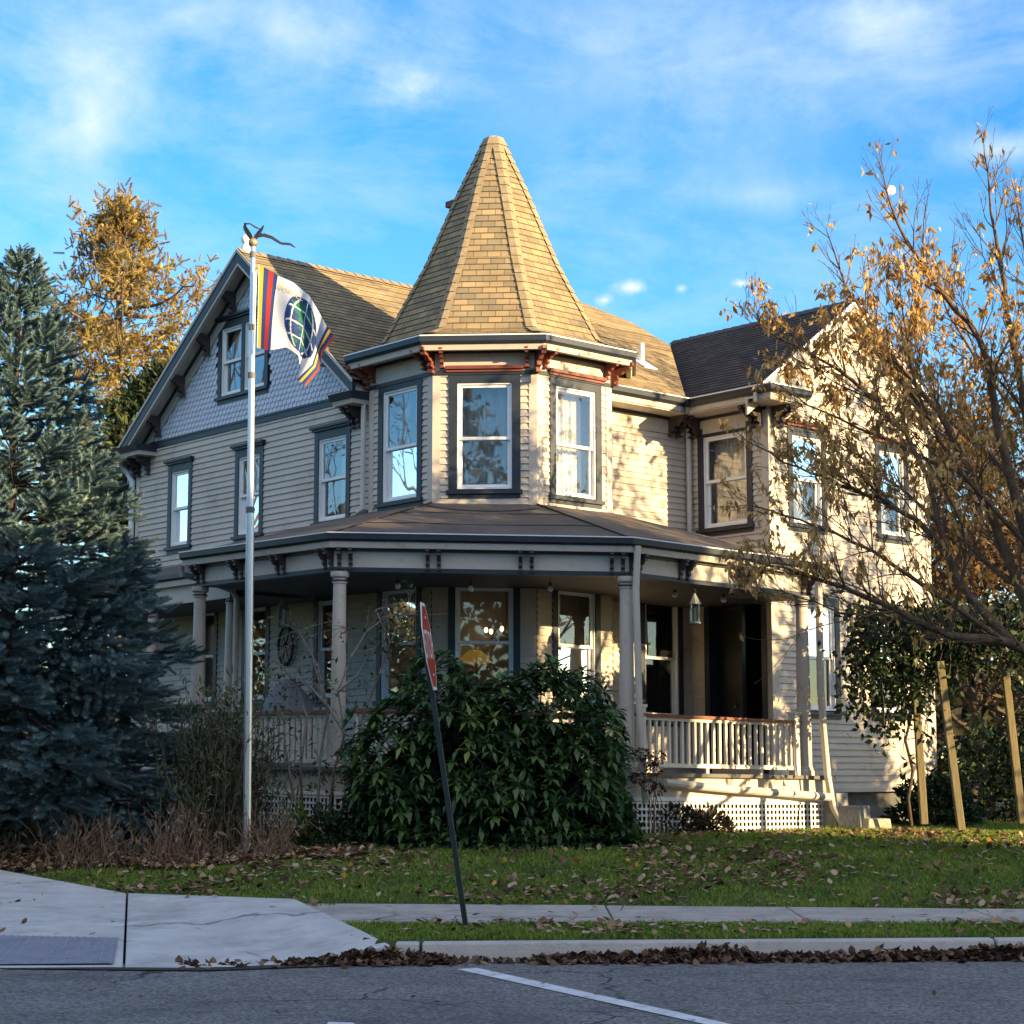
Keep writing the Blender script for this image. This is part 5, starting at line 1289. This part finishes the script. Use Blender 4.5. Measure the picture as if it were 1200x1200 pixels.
for cx, cy, s, m in ((465, 735, 14, 150), (350, 800, 22, 60), (388, 912, 18, 90), (330, 840, 20, 25), (455, 755, 10, 50)):
    for _ in range(m): P.append(at(cx+rg.normal()*s, cy+rg.normal()*s*.7, 24.5+.15*rg.normal())); D.append(rg.normal(size=3)+np.array([0, -.2, -.4]))
tree_mesh(limbs, 'stem', mat('grey_rose_stem', (.2, .175, .15), .85, .25, 8), cl, 6); n = len(P)
V, F, r = leaves(np.array(P), np.array(D), .05+.055*rg.random(n), .9, rv=rg.random(n)); npmesh('foliage', V, F, leafmat('rose_leaf', [(.02, .035, .014), (.045, .07, .022), (.09, .12, .03)], .5, .25), cl, r)

# --- dry brown perennials, hydrangea and small plants of the bed
DRY = [(.06, .034, .022), (.15, .085, .055), (.25, .155, .105), (.36, .25, .17)]
def drystems(cx, cy, rx, n, h, label, seed):
    rg = np.random.default_rng(seed); t = empty('dead_perennial', gp(cx, cy), label, 'dead plant', 'dead brown perennials in the front bed'); limbs = []; P = []; D = []; S = []
    for k in range(n):
        x = cx+rg.normal()*rx*.5; y = cy+rg.normal()*.3; b = np.array([x, y, lawn_z(x, y)-.02]); hh = h*(.45+.7*rg.random())
        tpt = b+np.array([rg.normal()*.18, rg.normal()*.15, hh]); pts = wiggle(b, tpt, 4, .03)
        if rg.random() < .35: pts.append(pts[-1]+np.array([rg.normal()*.1, rg.normal()*.1, -.08-.1*rg.random()]))
        limbs.append((pts, list(np.linspace(.006, .003, len(pts)))))
        for q in range(rg.integers(2, 7)):
            P.append(pts[rg.integers(1, len(pts))]+rg.normal(size=3)*.02); D.append(rg.normal(size=3)*.6+np.array([0, 0, -.8])); S.append(.06+.08*rg.random())
    mb = tree_mesh(limbs, 'stem', mat('dry_stem', (.21, .13, .085), .9, .35, 9), t, 4)
    V, F, r = leaves(np.array(P), np.array(D), np.array(S), .45, rv=rg.random(len(P))); npmesh('foliage', V, F, leafmat('dry_leaf', DRY, .8, .2), t, r)
drystems(-4.85, 22.2, .5, 85, .56, 'brown dead perennials at the foot of the spruce', 91)
drystems(-3.85, 22.1, .42, 90, .62, 'brown dead perennials left of the canes', 92)
drystems(-2.85, 22.4, .28, 46, .62, 'brown dead stems standing right of the flagpole', 93)
drystems(-5.6, 22.8, .5, 36, .4, 'thin brown dead stems under the spruce skirt', 94)
hy = empty('dried_hydrangea', tuple(at(765, 960, 24.9)*np.array([1, 1, 0])+np.array([0, 0, .6])), 'dried hydrangea with dark brown flower heads beside the sunlit lattice', 'dead plant')
rg = np.random.default_rng(95); limbs = []; P = []; D = []
for px, py in ((752, 884), (762, 892), (772, 888), (766, 902), (748, 912), (760, 920), (770, 926)):
    c = at(px, py, 24.7+.2*rg.random()); limbs.append((wiggle(np.array(hy.location)+rg.normal(size=3)*np.array([.1, .1, 0]), c, 4, .03), list(np.linspace(.008, .004, 5))))
    for _ in range(110): u = norm(rg.normal(size=3)); P.append(c+u*np.array([.1, .1, .075])*(.7+.3*rg.random())); D.append(u+rg.normal(size=3)*.5)
tree_mesh(limbs, 'stem', bpy.data.materials['dry_stem'], hy, 4); V, F, r = leaves(np.array(P), np.array(D), np.full(len(P), .04), 1.3, rv=rg.random(len(P)))
npmesh('flower_heads', V, F, leafmat('dried_flower', [(.03, .012, .01), (.07, .03, .022), (.11, .055, .035)], .8, .1), hy, r)
for px, py, Y, rx, h, sd_, lab in ((795, 975, 25.4, .5, .34, 96, 'low dark purplish shrub in front of the sunlit lattice'), (833, 972, 25.6, .3, .3, 97, 'small dark bare shrub at the middle of the sunlit lattice')):
    p = at(px, py, Y); shrub('low_shrub', gp(p[0], Y), rx, .3, h, lab, 'shrub', [(.012, .01, .008), (.03, .026, .016), (.06, .05, .025)], 420, .09, sd_, 10)
p = at(347, 955, 23.4); shrub('garden_plant', gp(p[0], 23.3), .2, .2, .55, 'bright yellow green plant in front of the shaded lattice', 'plant', [(.06, .09, .015), (.13, .16, .03), (.2, .23, .05)], 220, .12, 98, 8, .5, hang=-.6)
p = at(378, 960, 23.2); shrub('garden_plant', gp(p[0], 23.4), .35, .3, .42, 'low dark green plant between the lattice and the rhododendron', 'plant', GRN, 500, .1, 99, 8)

# ------------------------------------------------------------------ lawn, mulch, leaves
rg = np.random.default_rng(101)
def inhouse(x, y):
    dx, dy = x-OX, y-OY; u = dx*CA-dy*SA; v = dx*SA+dy*CA
    return ((u > -9) & (u < 4.3) & (v > -2.45) & (v < 9.2) & ~((u-1.6 > (v+2.42)*.914+.05))) | ((u > -7.8) & (v > 0) & (u < 3))
def inmulch(x, y):
    return (((x+4.05)/2.4)**2+((y-22.35)/(.75+.25*np.sin(x*3)))**2 < 1) | (((x+.3)/2.0)**2+((y-23.7)/1.05)**2 < 1) | (((x-2.6)/1.4)**2+((y-25.6)/.5)**2 < 1) | (((x+6.5)/1.7)**2+((y-24.2)/1.5)**2 < 1)
def onpaved(x, y): return ((x > -1.7) & (y > 16.74+.02*x) & (y < 18.5-.1*x)) | (scurb(x, y) < .16) | inpoly(x, y, PAVE, .02)
def grass(n, x0, x1, y0, y1, hs):
    x = x0+(x1-x0)*rg.random(n); y = y0+(y1-y0)*rg.random(n)
    pat = .5+.5*np.sin(x*2.1+1.3*np.sin(y*1.9))*np.sin(y*2.6+1.1*np.sin(x*2.3))
    pat2 = .5+.5*np.sin(x*7.3+y*3.1)*np.sin(y*6.1-x*2.2)
    k = ~inhouse(x, y) & ~onpaved(x, y) & ~(inmulch(x, y) & (rg.random(n) < .96)) & (rg.random(n) < .55+.3*pat+.2*pat2)
    x, y, pat, pat2 = x[k], y[k], pat[k], pat2[k]; n = len(x); z = lawn_z(x, y)-.006
    a = rg.random(n)*6.283; w = .004+.004*rg.random(n); h = hs*(.5+.8*rg.random(n))*(.7+.5*pat2); lean = rg.normal(size=(n, 2))*h[:, None]*.55
    b = np.stack([x, y, z], 1); s = np.stack([np.cos(a)*w, np.sin(a)*w, 0*a], 1)
    m = b+np.stack([lean[:, 0]*.35, lean[:, 1]*.35, h*.6], 1); tpt = b+np.stack([lean[:, 0], lean[:, 1], h], 1)
    V = np.stack([b-s, b+s, m+s*.8, m-s*.8, tpt], 1).reshape(-1, 3); o = np.arange(n)[:, None]*5
    F = np.concatenate([o+np.array([[0, 1, 2]]), o+np.array([[0, 2, 3]]), o+np.array([[3, 2, 4]])], 1).reshape(-1, 3)
    return V, F, np.repeat(np.clip(.45*rg.random(n)+.35*pat+.2*pat2, 0, 1), 3)
parts_ = [grass(150000, -6.5, 6.5, 18.3, 25.5, .05), grass(42000, -2, 6.5, 15.4, 17.0, .045), grass(40000, 3, 9, 25, 30, .06), grass(22000, -11, -5.5, 20.5, 34, .07)]
V, F, r = join(parts_)
tag(npmesh('grass', V, F, leafmat('grass_blade', [(.055, .105, .012), (.125, .20, .02), (.20, .27, .034), (.31, .29, .07)], .6, .25), None, r), 'short green lawn grass strewn with leaves in front of the house', 'grass', kind='stuff')
LV = np.array([(0, -.5, .02), (-.3, -.15, .12), (.3, -.15, .1), (-.32, .2, .14), (.32, .2, .03), (0, .55, .1), (0, 0, -.02)]); LF = np.array([(0, 2, 6), (0, 6, 1), (1, 6, 3), (2, 4, 6), (3, 6, 5), (4, 5, 6)])
def litter(x, y, z, size, tilt=.45):
    n = len(x); B = basis(np.stack([rg.normal(size=n), rg.normal(size=n), rg.normal(size=n)*tilt], 1), up=(0, 0, 1))
    # random roll about the leaf's length
    V, F = scatter(LV, LF, np.stack([x, y, z], 1), B, np.stack([size, size, size*(rg.random(n)*2.2-.6)], 1)); return V, F, np.repeat(rg.random(n), len(LF))
LEAFL = [(.06, .03, .016), (.14, .075, .04), (.26, .15, .08), (.38, .26, .16), (.45, .34, .23)]
n = 22000; x = -6+12.5*rg.random(n); y = 15.5+10.5*rg.random(n)**.9; s_ = rg.random(n)
k = ~inhouse(x, y) & ~(onpaved(x, y) & (s_ > .03)) & (scurb(x, y) > .2) & (rg.random(n) < .12+.88*np.clip(np.sin(x*1.3+2*np.sin(y*.8))*.5+.25+.45*np.sin(x*4.1+y*2.7)*np.sin(y*3.3), 0, 1)); x, y = x[k], y[k]
a1 = litter(x, y, lawn_z(x, y)+.045, .036+.085*rg.random(len(x))**1.5)
n = 5200; x = -4.05+2.35*(rg.random(n)*2-1); y = 22.2+.95*(rg.random(n)*2-1); k = inmulch(x, y) & (x < -1.6); x, y = x[k], y[k]
a2 = litter(x, y, lawn_z(x, y)+.02+.04*rg.random(len(x)), .05+.06*rg.random(len(x)))
n = 2200; x = -.6+4.6*rg.random(n); y = 22.75+3.2*rg.random(n); k = (inmulch(x, y)) & ~inhouse(x, y); x, y = x[k], y[k]
a3 = litter(x, y, lawn_z(x, y)+.03*rg.random(len(x)), .05+.04*rg.random(len(x)))
V, F, r = join([a1, a2, a3]); tag(npmesh('fallen_leaves', V, F, leafmat('fallen_leaf', LEAFL, .75, .15), None, r), 'brown fallen leaves scattered over the lawn and the mulch bed', 'fallen leaves', kind='stuff')
yl = [(357, 985, 22.0), (722, 985, 22), (648, 998, 21.5)]
n = 60; x = -5+11*rg.random(n); y = 19+5*rg.random(n); k = ~onpaved(x, y) & ~inhouse(x, y); x, y = x[k], y[k]
V, F, r = litter(x, y, lawn_z(x, y)+.06, .06+.04*rg.random(len(x)), .7); tag(npmesh('yellow_leaves', V, F, leafmat('yellow_leaf', [(.35, .2, .02), (.55, .3, .03), (.5, .38, .08)], .6, .3), None, r), 'bright yellow leaves dotted among the brown ones on the grass', 'fallen leaves', kind='stuff')
# gutter drifts against the kerb
def drift(x0, x1, n, hmax, wid, f):
    x = x0+(x1-x0)*rg.random(n); t = np.abs(rg.normal(size=n))*wid; hh = hmax*f(x); y = 15.22+.075*x-t-.01; z = hh*np.exp(-(t/wid)**1.3)*rg.random(n)**.7+.012
    return litter(x, y, z, .05+.05*rg.random(n), .8)
d1 = drift(.15, 4.6, 2300, .11, .11, lambda x: .35+.65*np.clip(np.sin(x*2.2-1)*.5+.5*np.sin(x*5)+.55, .15, 1)*np.clip((x-.1)/1.2, .25, 1))
d2 = drift(-1.75, -.45, 900, .12, .1, lambda x: np.exp(-((x+1.0)/.45)**2)); d2[0][:, 1] += .0
d3 = drift(-2.6, -.6, 130, .02, .16, lambda x: 1+0*x); d4 = drift(-.5, .3, 60, .03, .1, lambda x: 1+0*x)
n = 26; x = -3+7*rg.random(n); y = 11.8+3.2*rg.random(n); d5 = litter(x, y, np.full(n, .02), .04+.03*rg.random(n), .3)
V, F, r = join([d1, d2, d3, d4, d5]); tag(npmesh('gutter_leaves', V, F, leafmat('gutter_leaf', [(.03, .017, .012), (.075, .04, .025), (.14, .08, .045), (.23, .15, .09)], .8, .1), None, r), 'drift of curled brown leaves along the kerb gutter', 'fallen leaves', kind='stuff')
dirt = MB(); 
strip('gutter_dirt', [(-4.6, 14.72), (-2.3, 14.5), (-1.2, 14.9), (-.8, 15.12), (-.95, 15.2), (-1.7, 14.99), (-2.4, 14.7), (-4.6, 14.85)], .012, mat('gutter_grit', (.045, .035, .028), .95, .4, 9, .8, 60), 'structure')

# ------------------------------------------------------------------ far trees closing the view, and unseen ones added to shape the light
def treeline(name, pts, label, cols, per, leaf, seed):
    rg = np.random.default_rng(seed); P = []; D = []
    for x, y, rx, h in pts:
        n = int(per*rx); u = norm(rg.normal(size=(n, 3))); u[:, 2] = np.abs(u[:, 2]); l = (.5+.5*rg.random(n)**.5)*(1+.2*np.sin(5*u[:, 0]+x)*np.cos(4*u[:, 2]+y))
        P.append(np.stack([x+u[:, 0]*rx*l, y+u[:, 1]*rx*l, u[:, 2]*h*l], 1)); D.append(rg.normal(size=(n, 3)))
    P, D = np.vstack(P), np.vstack(D); n = len(P); V, F, r = leaves(P, D, leaf*(.6+.8*rg.random(n)), 1.4, rv=rg.random(n))
    tag(npmesh(name, V, F, leafmat(name+'_leaves', cols, .7, .15), None, r), label, 'trees', kind='stuff')
rg = np.random.default_rng(111)
WOODC = [(.012, .014, .008), (.035, .032, .014), (.075, .055, .025)]
treeline('far_woods', [(x, 78+6*rg.random(), 4.5+2*rg.random(), 5+3.5*rg.random()) for x in np.arange(-60, 75, 4.5)], 'mass of dark woods far beyond the house', WOODC, 190, .8, 112)
treeline('sky_block_woods', [(-38, 36, 5, 10), (-40, 22, 6, 12), (-42, 8, 6, 14), (-38, -6, 6, 14), (-30, -15, 6, 15), (-20, -19, 6, 15), (-9, -20, 6, 15), (2, -20, 6, 15), (12, -18, 6, 15), (21, -14, 5, 13)], 'unseen dark trees added across the street to block the low sky', WOODC, 1300, .42, 113)  # second belt is unseen, added to block low sky and darken the porch
shrub('evergreen_shrub', gp(17.1, 21.7), 2.1, 1.7, 6.6, 'unseen tall dark evergreen added beyond the autumn tree to shade the lower wing wall', 'shrub', GRN, 10000, .30, 114, group='dark shrubs beyond the wing', shell=.3)  # off-frame shrub added to throw shade on the lower wing wall
for x, y, rx, h, sd_, lab in ((14.5, 40, 3.4, 5.2, 115, 'broad dark evergreen far behind the autumn tree trunk'), (19, 46, 4, 6, 116, 'wide dark evergreen beyond the right edge trees')):
    shrub('evergreen_shrub', gp(x, y), rx, rx*.7, h, lab, 'shrub', GRN, 4200, .3, sd_, group='dark shrubs beyond the wing')

broadleaf('dapple_tree', (13.6, 23.8, .6), 10.5, 'unseen golden leafed tree added beyond the right edge to dapple the wing wall', 'tree', [(.20, .085, .025), (.40, .18, .04), (.55, .28, .06)], None, 121, 9, .16, .16, .65, 4, BARK, first=.25, n0=8, sc=.6)  # off-frame tree added to throw dapple on the wing
broadleaf('bare_tree', (-22, 36.5, .9), 14, 'bare tree beyond the spruce nearest the house', 'tree', WOODC, 'bare trees beyond the left edge', 122, 2, .12, .2, .6, 4, BARKD, first=.2, n0=8)
broadleaf('bare_tree', (-27, 31, .9), 13, 'bare tree beyond the spruce nearest the street', 'tree', WOODC, 'bare trees beyond the left edge', 123, 2, .12, .2, .6, 4, BARKD, first=.2, n0=8)
# ------------------------------------------------------------------ moon, unseen houses added across the street for their shade, sky, sun
mo = MB(); p = at(1044, 223, 2000); mo.sphere((0, 0, 0), 5.2, 24, 16); MM = emitmat('moon_white', (.8, .87, .95), .27); nm = MM.node_tree
tn = nm.nodes.new('ShaderNodeTexNoise'); tn.inputs['Scale'].default_value = .16; tn.inputs['Detail'].default_value = 4; tc_ = nm.nodes.new('ShaderNodeTexCoord'); nm.links.new(tc_.outputs['Object'], tn.inputs['Vector'])
rm = nm.nodes.new('ShaderNodeValToRGB'); rm.color_ramp.elements[0].position = .4; rm.color_ramp.elements[0].color = (.55, .68, .85, 1); rm.color_ramp.elements[1].position = .58; rm.color_ramp.elements[1].color = (.95, .97, 1, 1)
nm.links.new(tn.outputs['Fac'], rm.inputs[0]); nm.links.new(rm.outputs[0], nm.nodes['Principled BSDF'].inputs['Emission Color']); ob = mo.build('moon', MM, smooth=True); ob.location = tuple(p); tag(ob, 'small pale daytime moon in the sky above the autumn tree', 'moon')
SAZ = math.atan2(-.533, .846); SEL = R(11.0)
SD = np.array([math.cos(SAZ)*math.cos(SEL), math.sin(SAZ)*math.cos(SEL), math.sin(SEL)])
Q = np.array([.533, .846, 0]); Sx = np.array([.846, -.533, 0])
def neighbour(q0, q1, s0, s1, eave, ridge, label):
    c = Q*(q0+q1)/2+Sx*(s0+s1)/2; t = empty('neighbour_house', (c[0], c[1], 0), label, 'house', rz=math.atan2(.846, .533)); w, d = (q1-q0)/2, (s1-s0)/2
    mb = MB(); mb.box(-w, w, -d, d, 0, eave); mb.add([(-w, -d, eave), (w, -d, eave), (w, d, eave), (-w, d, eave), (-w, 0, ridge), (w, 0, ridge)], [(0, 4, 3), (1, 2, 5)]); mb.build('wall', SID, t)
    mb = MB(); o = .35; k = (ridge-eave)/d
    for sy in (-1, 1): mb.hexa([(-w-o, sy*(d+o), eave-o*k), (w+o, sy*(d+o), eave-o*k), (w+o, 0, ridge), (-w-o, 0, ridge)]+[(-w-o, sy*(d+o), eave-o*k+.15), (w+o, sy*(d+o), eave-o*k+.15), (w+o, 0, ridge+.15), (-w-o, 0, ridge+.15)])
    mb.build('roof', ROOFD, t)
    for fz_ in (1.2, 4.2, 7.0):
        for i in range(4):
            x = -w+(i+.5)*2*w/4
            for sy in (-1, 1):
                mb = MB(); y = sy*d; mb.box(x-.6, x+.6, min(y, y+sy*.05), max(y, y+sy*.05), fz_, fz_+1.7); wn = mb.build('window', WHITE, t)
                mb = MB(); y = sy*(d+.052); mb.box(x-.5, x+.5, min(y, y+sy*.01), max(y, y+sy*.01), fz_+.1, fz_+1.6); mb.build('pane', GLASS, t, None).parent = wn
neighbour(9.5, 22.9, 20.0, 28.0, 9.4, 12.2, 'three storey beige house across the street that shades the porch')
neighbour(-6.0, 10.2, 28.9, 36.9, 10.4, 13.6, 'unseen three storey beige house added across the street to shade the road')  # second house added out of view to keep sun off the road
sl = bpy.data.lights.new('sun', 'SUN'); so = bpy.data.objects.new('sun', sl); COL.objects.link(so); so.location = (30, -10, 30)
so.rotation_euler = Vector(SD).to_track_quat('Z', 'Y').to_euler(); sl.energy = 5.0; sl.angle = R(.5); sl.color = (1, .73, .37)
w = bpy.data.worlds.new('World'); scn.world = w; w.use_nodes = True; nt = w.node_tree; L = nt.links
bg = nt.nodes['Background']; bg.inputs[1].default_value = .115
sky = nn(nt, 'ShaderNodeTexSky', sky_type='NISHITA'); sky.sun_disc = False; sky.sun_elevation = SEL; sky.sun_rotation = math.pi/2-SAZ
sky.altitude = 0; sky.air_density = 1.0; sky.dust_density = .3; sky.ozone_density = 2.5
tc = nn(nt, 'ShaderNodeTexCoord'); gen = tc.outputs['Generated']
hs = nn(nt, 'ShaderNodeHueSaturation'); hs.inputs['Saturation'].default_value = 1.36; hs.inputs['Value'].default_value = 1.05; hs.inputs['Hue'].default_value = .507; L.new(sky.outputs[0], hs.inputs['Color'])
mp = nn(nt, 'ShaderNodeMapping'); mp.inputs['Rotation'].default_value = (0, R(-24), 0); mp.inputs['Scale'].default_value = (3.2, 3.2, 8.0); L.new(gen, mp.inputs[0])
n1 = nn(nt, 'ShaderNodeTexNoise'); n1.inputs['Scale'].default_value = 2.6; n1.inputs['Detail'].default_value = 14; n1.inputs['Roughness'].default_value = .66; n1.inputs['Distortion'].default_value = .35; L.new(mp.outputs[0], n1.inputs['Vector'])
r1 = nn(nt, 'ShaderNodeValToRGB'); r1.color_ramp.elements[0].position = .46; r1.color_ramp.elements[1].position = .86; L.new(n1.outputs['Fac'], r1.inputs[0])
def blob(px, py, rpx, amp, fx=1, fz=1, seed=0, sc=40):
    """one cloud round a direction of the sky, edge broken by noise"""
    d = norm(ray(px, py)); v = nn(nt, 'ShaderNodeVectorMath', operation='SUBTRACT'); v.inputs[1].default_value = tuple(d); L.new(gen, v.inputs[0])
    m = nn(nt, 'ShaderNodeVectorMath', operation='MULTIPLY'); m.inputs[1].default_value = (1/fx, 1/fx, 1/fz); L.new(v.outputs[0], m.inputs[0])
    l = nn(nt, 'ShaderNodeVectorMath', operation='LENGTH'); L.new(m.outputs[0], l.inputs[0])
    n = nn(nt, 'ShaderNodeTexNoise'); n.inputs['Scale'].default_value = sc; n.inputs['Detail'].default_value = 9; n.inputs['Roughness'].default_value = .6; L.new(gen, n.inputs['Vector'])
    mm = nn(nt, 'ShaderNodeMapRange'); mm.inputs[1].default_value = 0; mm.inputs[2].default_value = rpx/FPX; mm.inputs[3].default_value = 1; mm.inputs[4].default_value = 0; L.new(l.outputs['Value'], mm.inputs[0])
    a = nn(nt, 'ShaderNodeMath', operation='MULTIPLY_ADD'); a.inputs[1].default_value = 2.4; a.inputs[2].default_value = -1.25; L.new(n.outputs['Fac'], a.inputs[0])
    s = nn(nt, 'ShaderNodeMath', operation='ADD'); L.new(mm.outputs[0], s.inputs[0]); L.new(a.outputs[0], s.inputs[1])
    q = nn(nt, 'ShaderNodeMath', operation='MULTIPLY'); L.new(mm.outputs[0], q.inputs[0]); L.new(s.outputs[0], q.inputs[1])
    f = nn(nt, 'ShaderNodeMath', operation='MULTIPLY', use_clamp=True); f.inputs[1].default_value = amp; L.new(q.outputs[0], f.inputs[0]); return f.outputs[0]
acc = nn(nt, 'ShaderNodeMath', operation='MULTIPLY'); acc.inputs[1].default_value = .46; L.new(r1.outputs[0], acc.inputs[0]); acc = acc.outputs[0]
for b in ((100, 130, 210, .6, .8, 1.2, 0, 22), (480, 104, 55, .65, 1.3, .8, 0, 45), (740, 337, 24, 1.3, 1.3, .55, 0, 90), (1060, 20, 150, .5, 1.5, .6, 0, 26), (780, 90, 300, .35, 1.4, .8, 0, 20), (900, 228, 120, .4, 1.6, .4, 0, 25), (350, 40, 200, .5, 1.5, .6, 0, 24), (1170, 175, 80, .8, 1.5, .5, 0, 20), (798, 338, 12, .8, 1, .7, 0, 110), (708, 352, 15, 1.2, 1, .7, 0, 110), (868, 332, 13, 1.2, 1.2, .6, 0, 110)):
    o_ = blob(*b); m = nn(nt, 'ShaderNodeMath', operation='ADD', use_clamp=True); L.new(acc, m.inputs[0]); L.new(o_, m.inputs[1]); acc = m.outputs[0]
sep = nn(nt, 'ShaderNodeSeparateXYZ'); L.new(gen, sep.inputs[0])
bk = nn(nt, 'ShaderNodeMapRange', interpolation_type='SMOOTHSTEP'); bk.inputs[1].default_value = .15; bk.inputs[2].default_value = -.4; bk.inputs[3].default_value = 0; bk.inputs[4].default_value = .85; L.new(sep.outputs[1], bk.inputs[0])  # unseen warm-white cloud bank added behind the camera to lift the shade
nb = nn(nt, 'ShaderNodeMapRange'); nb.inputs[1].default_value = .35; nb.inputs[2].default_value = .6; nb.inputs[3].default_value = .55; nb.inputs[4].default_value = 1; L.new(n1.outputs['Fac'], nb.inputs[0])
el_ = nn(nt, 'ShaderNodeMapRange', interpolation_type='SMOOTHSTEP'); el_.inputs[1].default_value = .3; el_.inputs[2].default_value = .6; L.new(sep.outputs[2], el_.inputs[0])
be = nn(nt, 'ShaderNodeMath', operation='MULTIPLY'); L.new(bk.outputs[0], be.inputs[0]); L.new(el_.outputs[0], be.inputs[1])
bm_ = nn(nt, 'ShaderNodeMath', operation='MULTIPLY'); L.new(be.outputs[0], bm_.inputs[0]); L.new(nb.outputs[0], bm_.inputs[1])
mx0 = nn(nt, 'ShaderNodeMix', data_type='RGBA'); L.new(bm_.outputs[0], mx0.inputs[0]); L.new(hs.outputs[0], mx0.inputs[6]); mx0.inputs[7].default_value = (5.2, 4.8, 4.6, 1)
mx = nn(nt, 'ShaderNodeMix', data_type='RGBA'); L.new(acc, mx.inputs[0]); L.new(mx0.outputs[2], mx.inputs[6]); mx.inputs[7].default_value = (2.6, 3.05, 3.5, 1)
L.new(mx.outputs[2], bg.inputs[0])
scn.view_settings.view_transform = 'Standard'; scn.view_settings.look = 'None'; scn.view_settings.exposure = 1.62; scn.view_settings.gamma = 1
scn.cycles.max_bounces = 8; scn.cycles.transparent_max_bounces = 16; scn.cycles.use_denoising = True
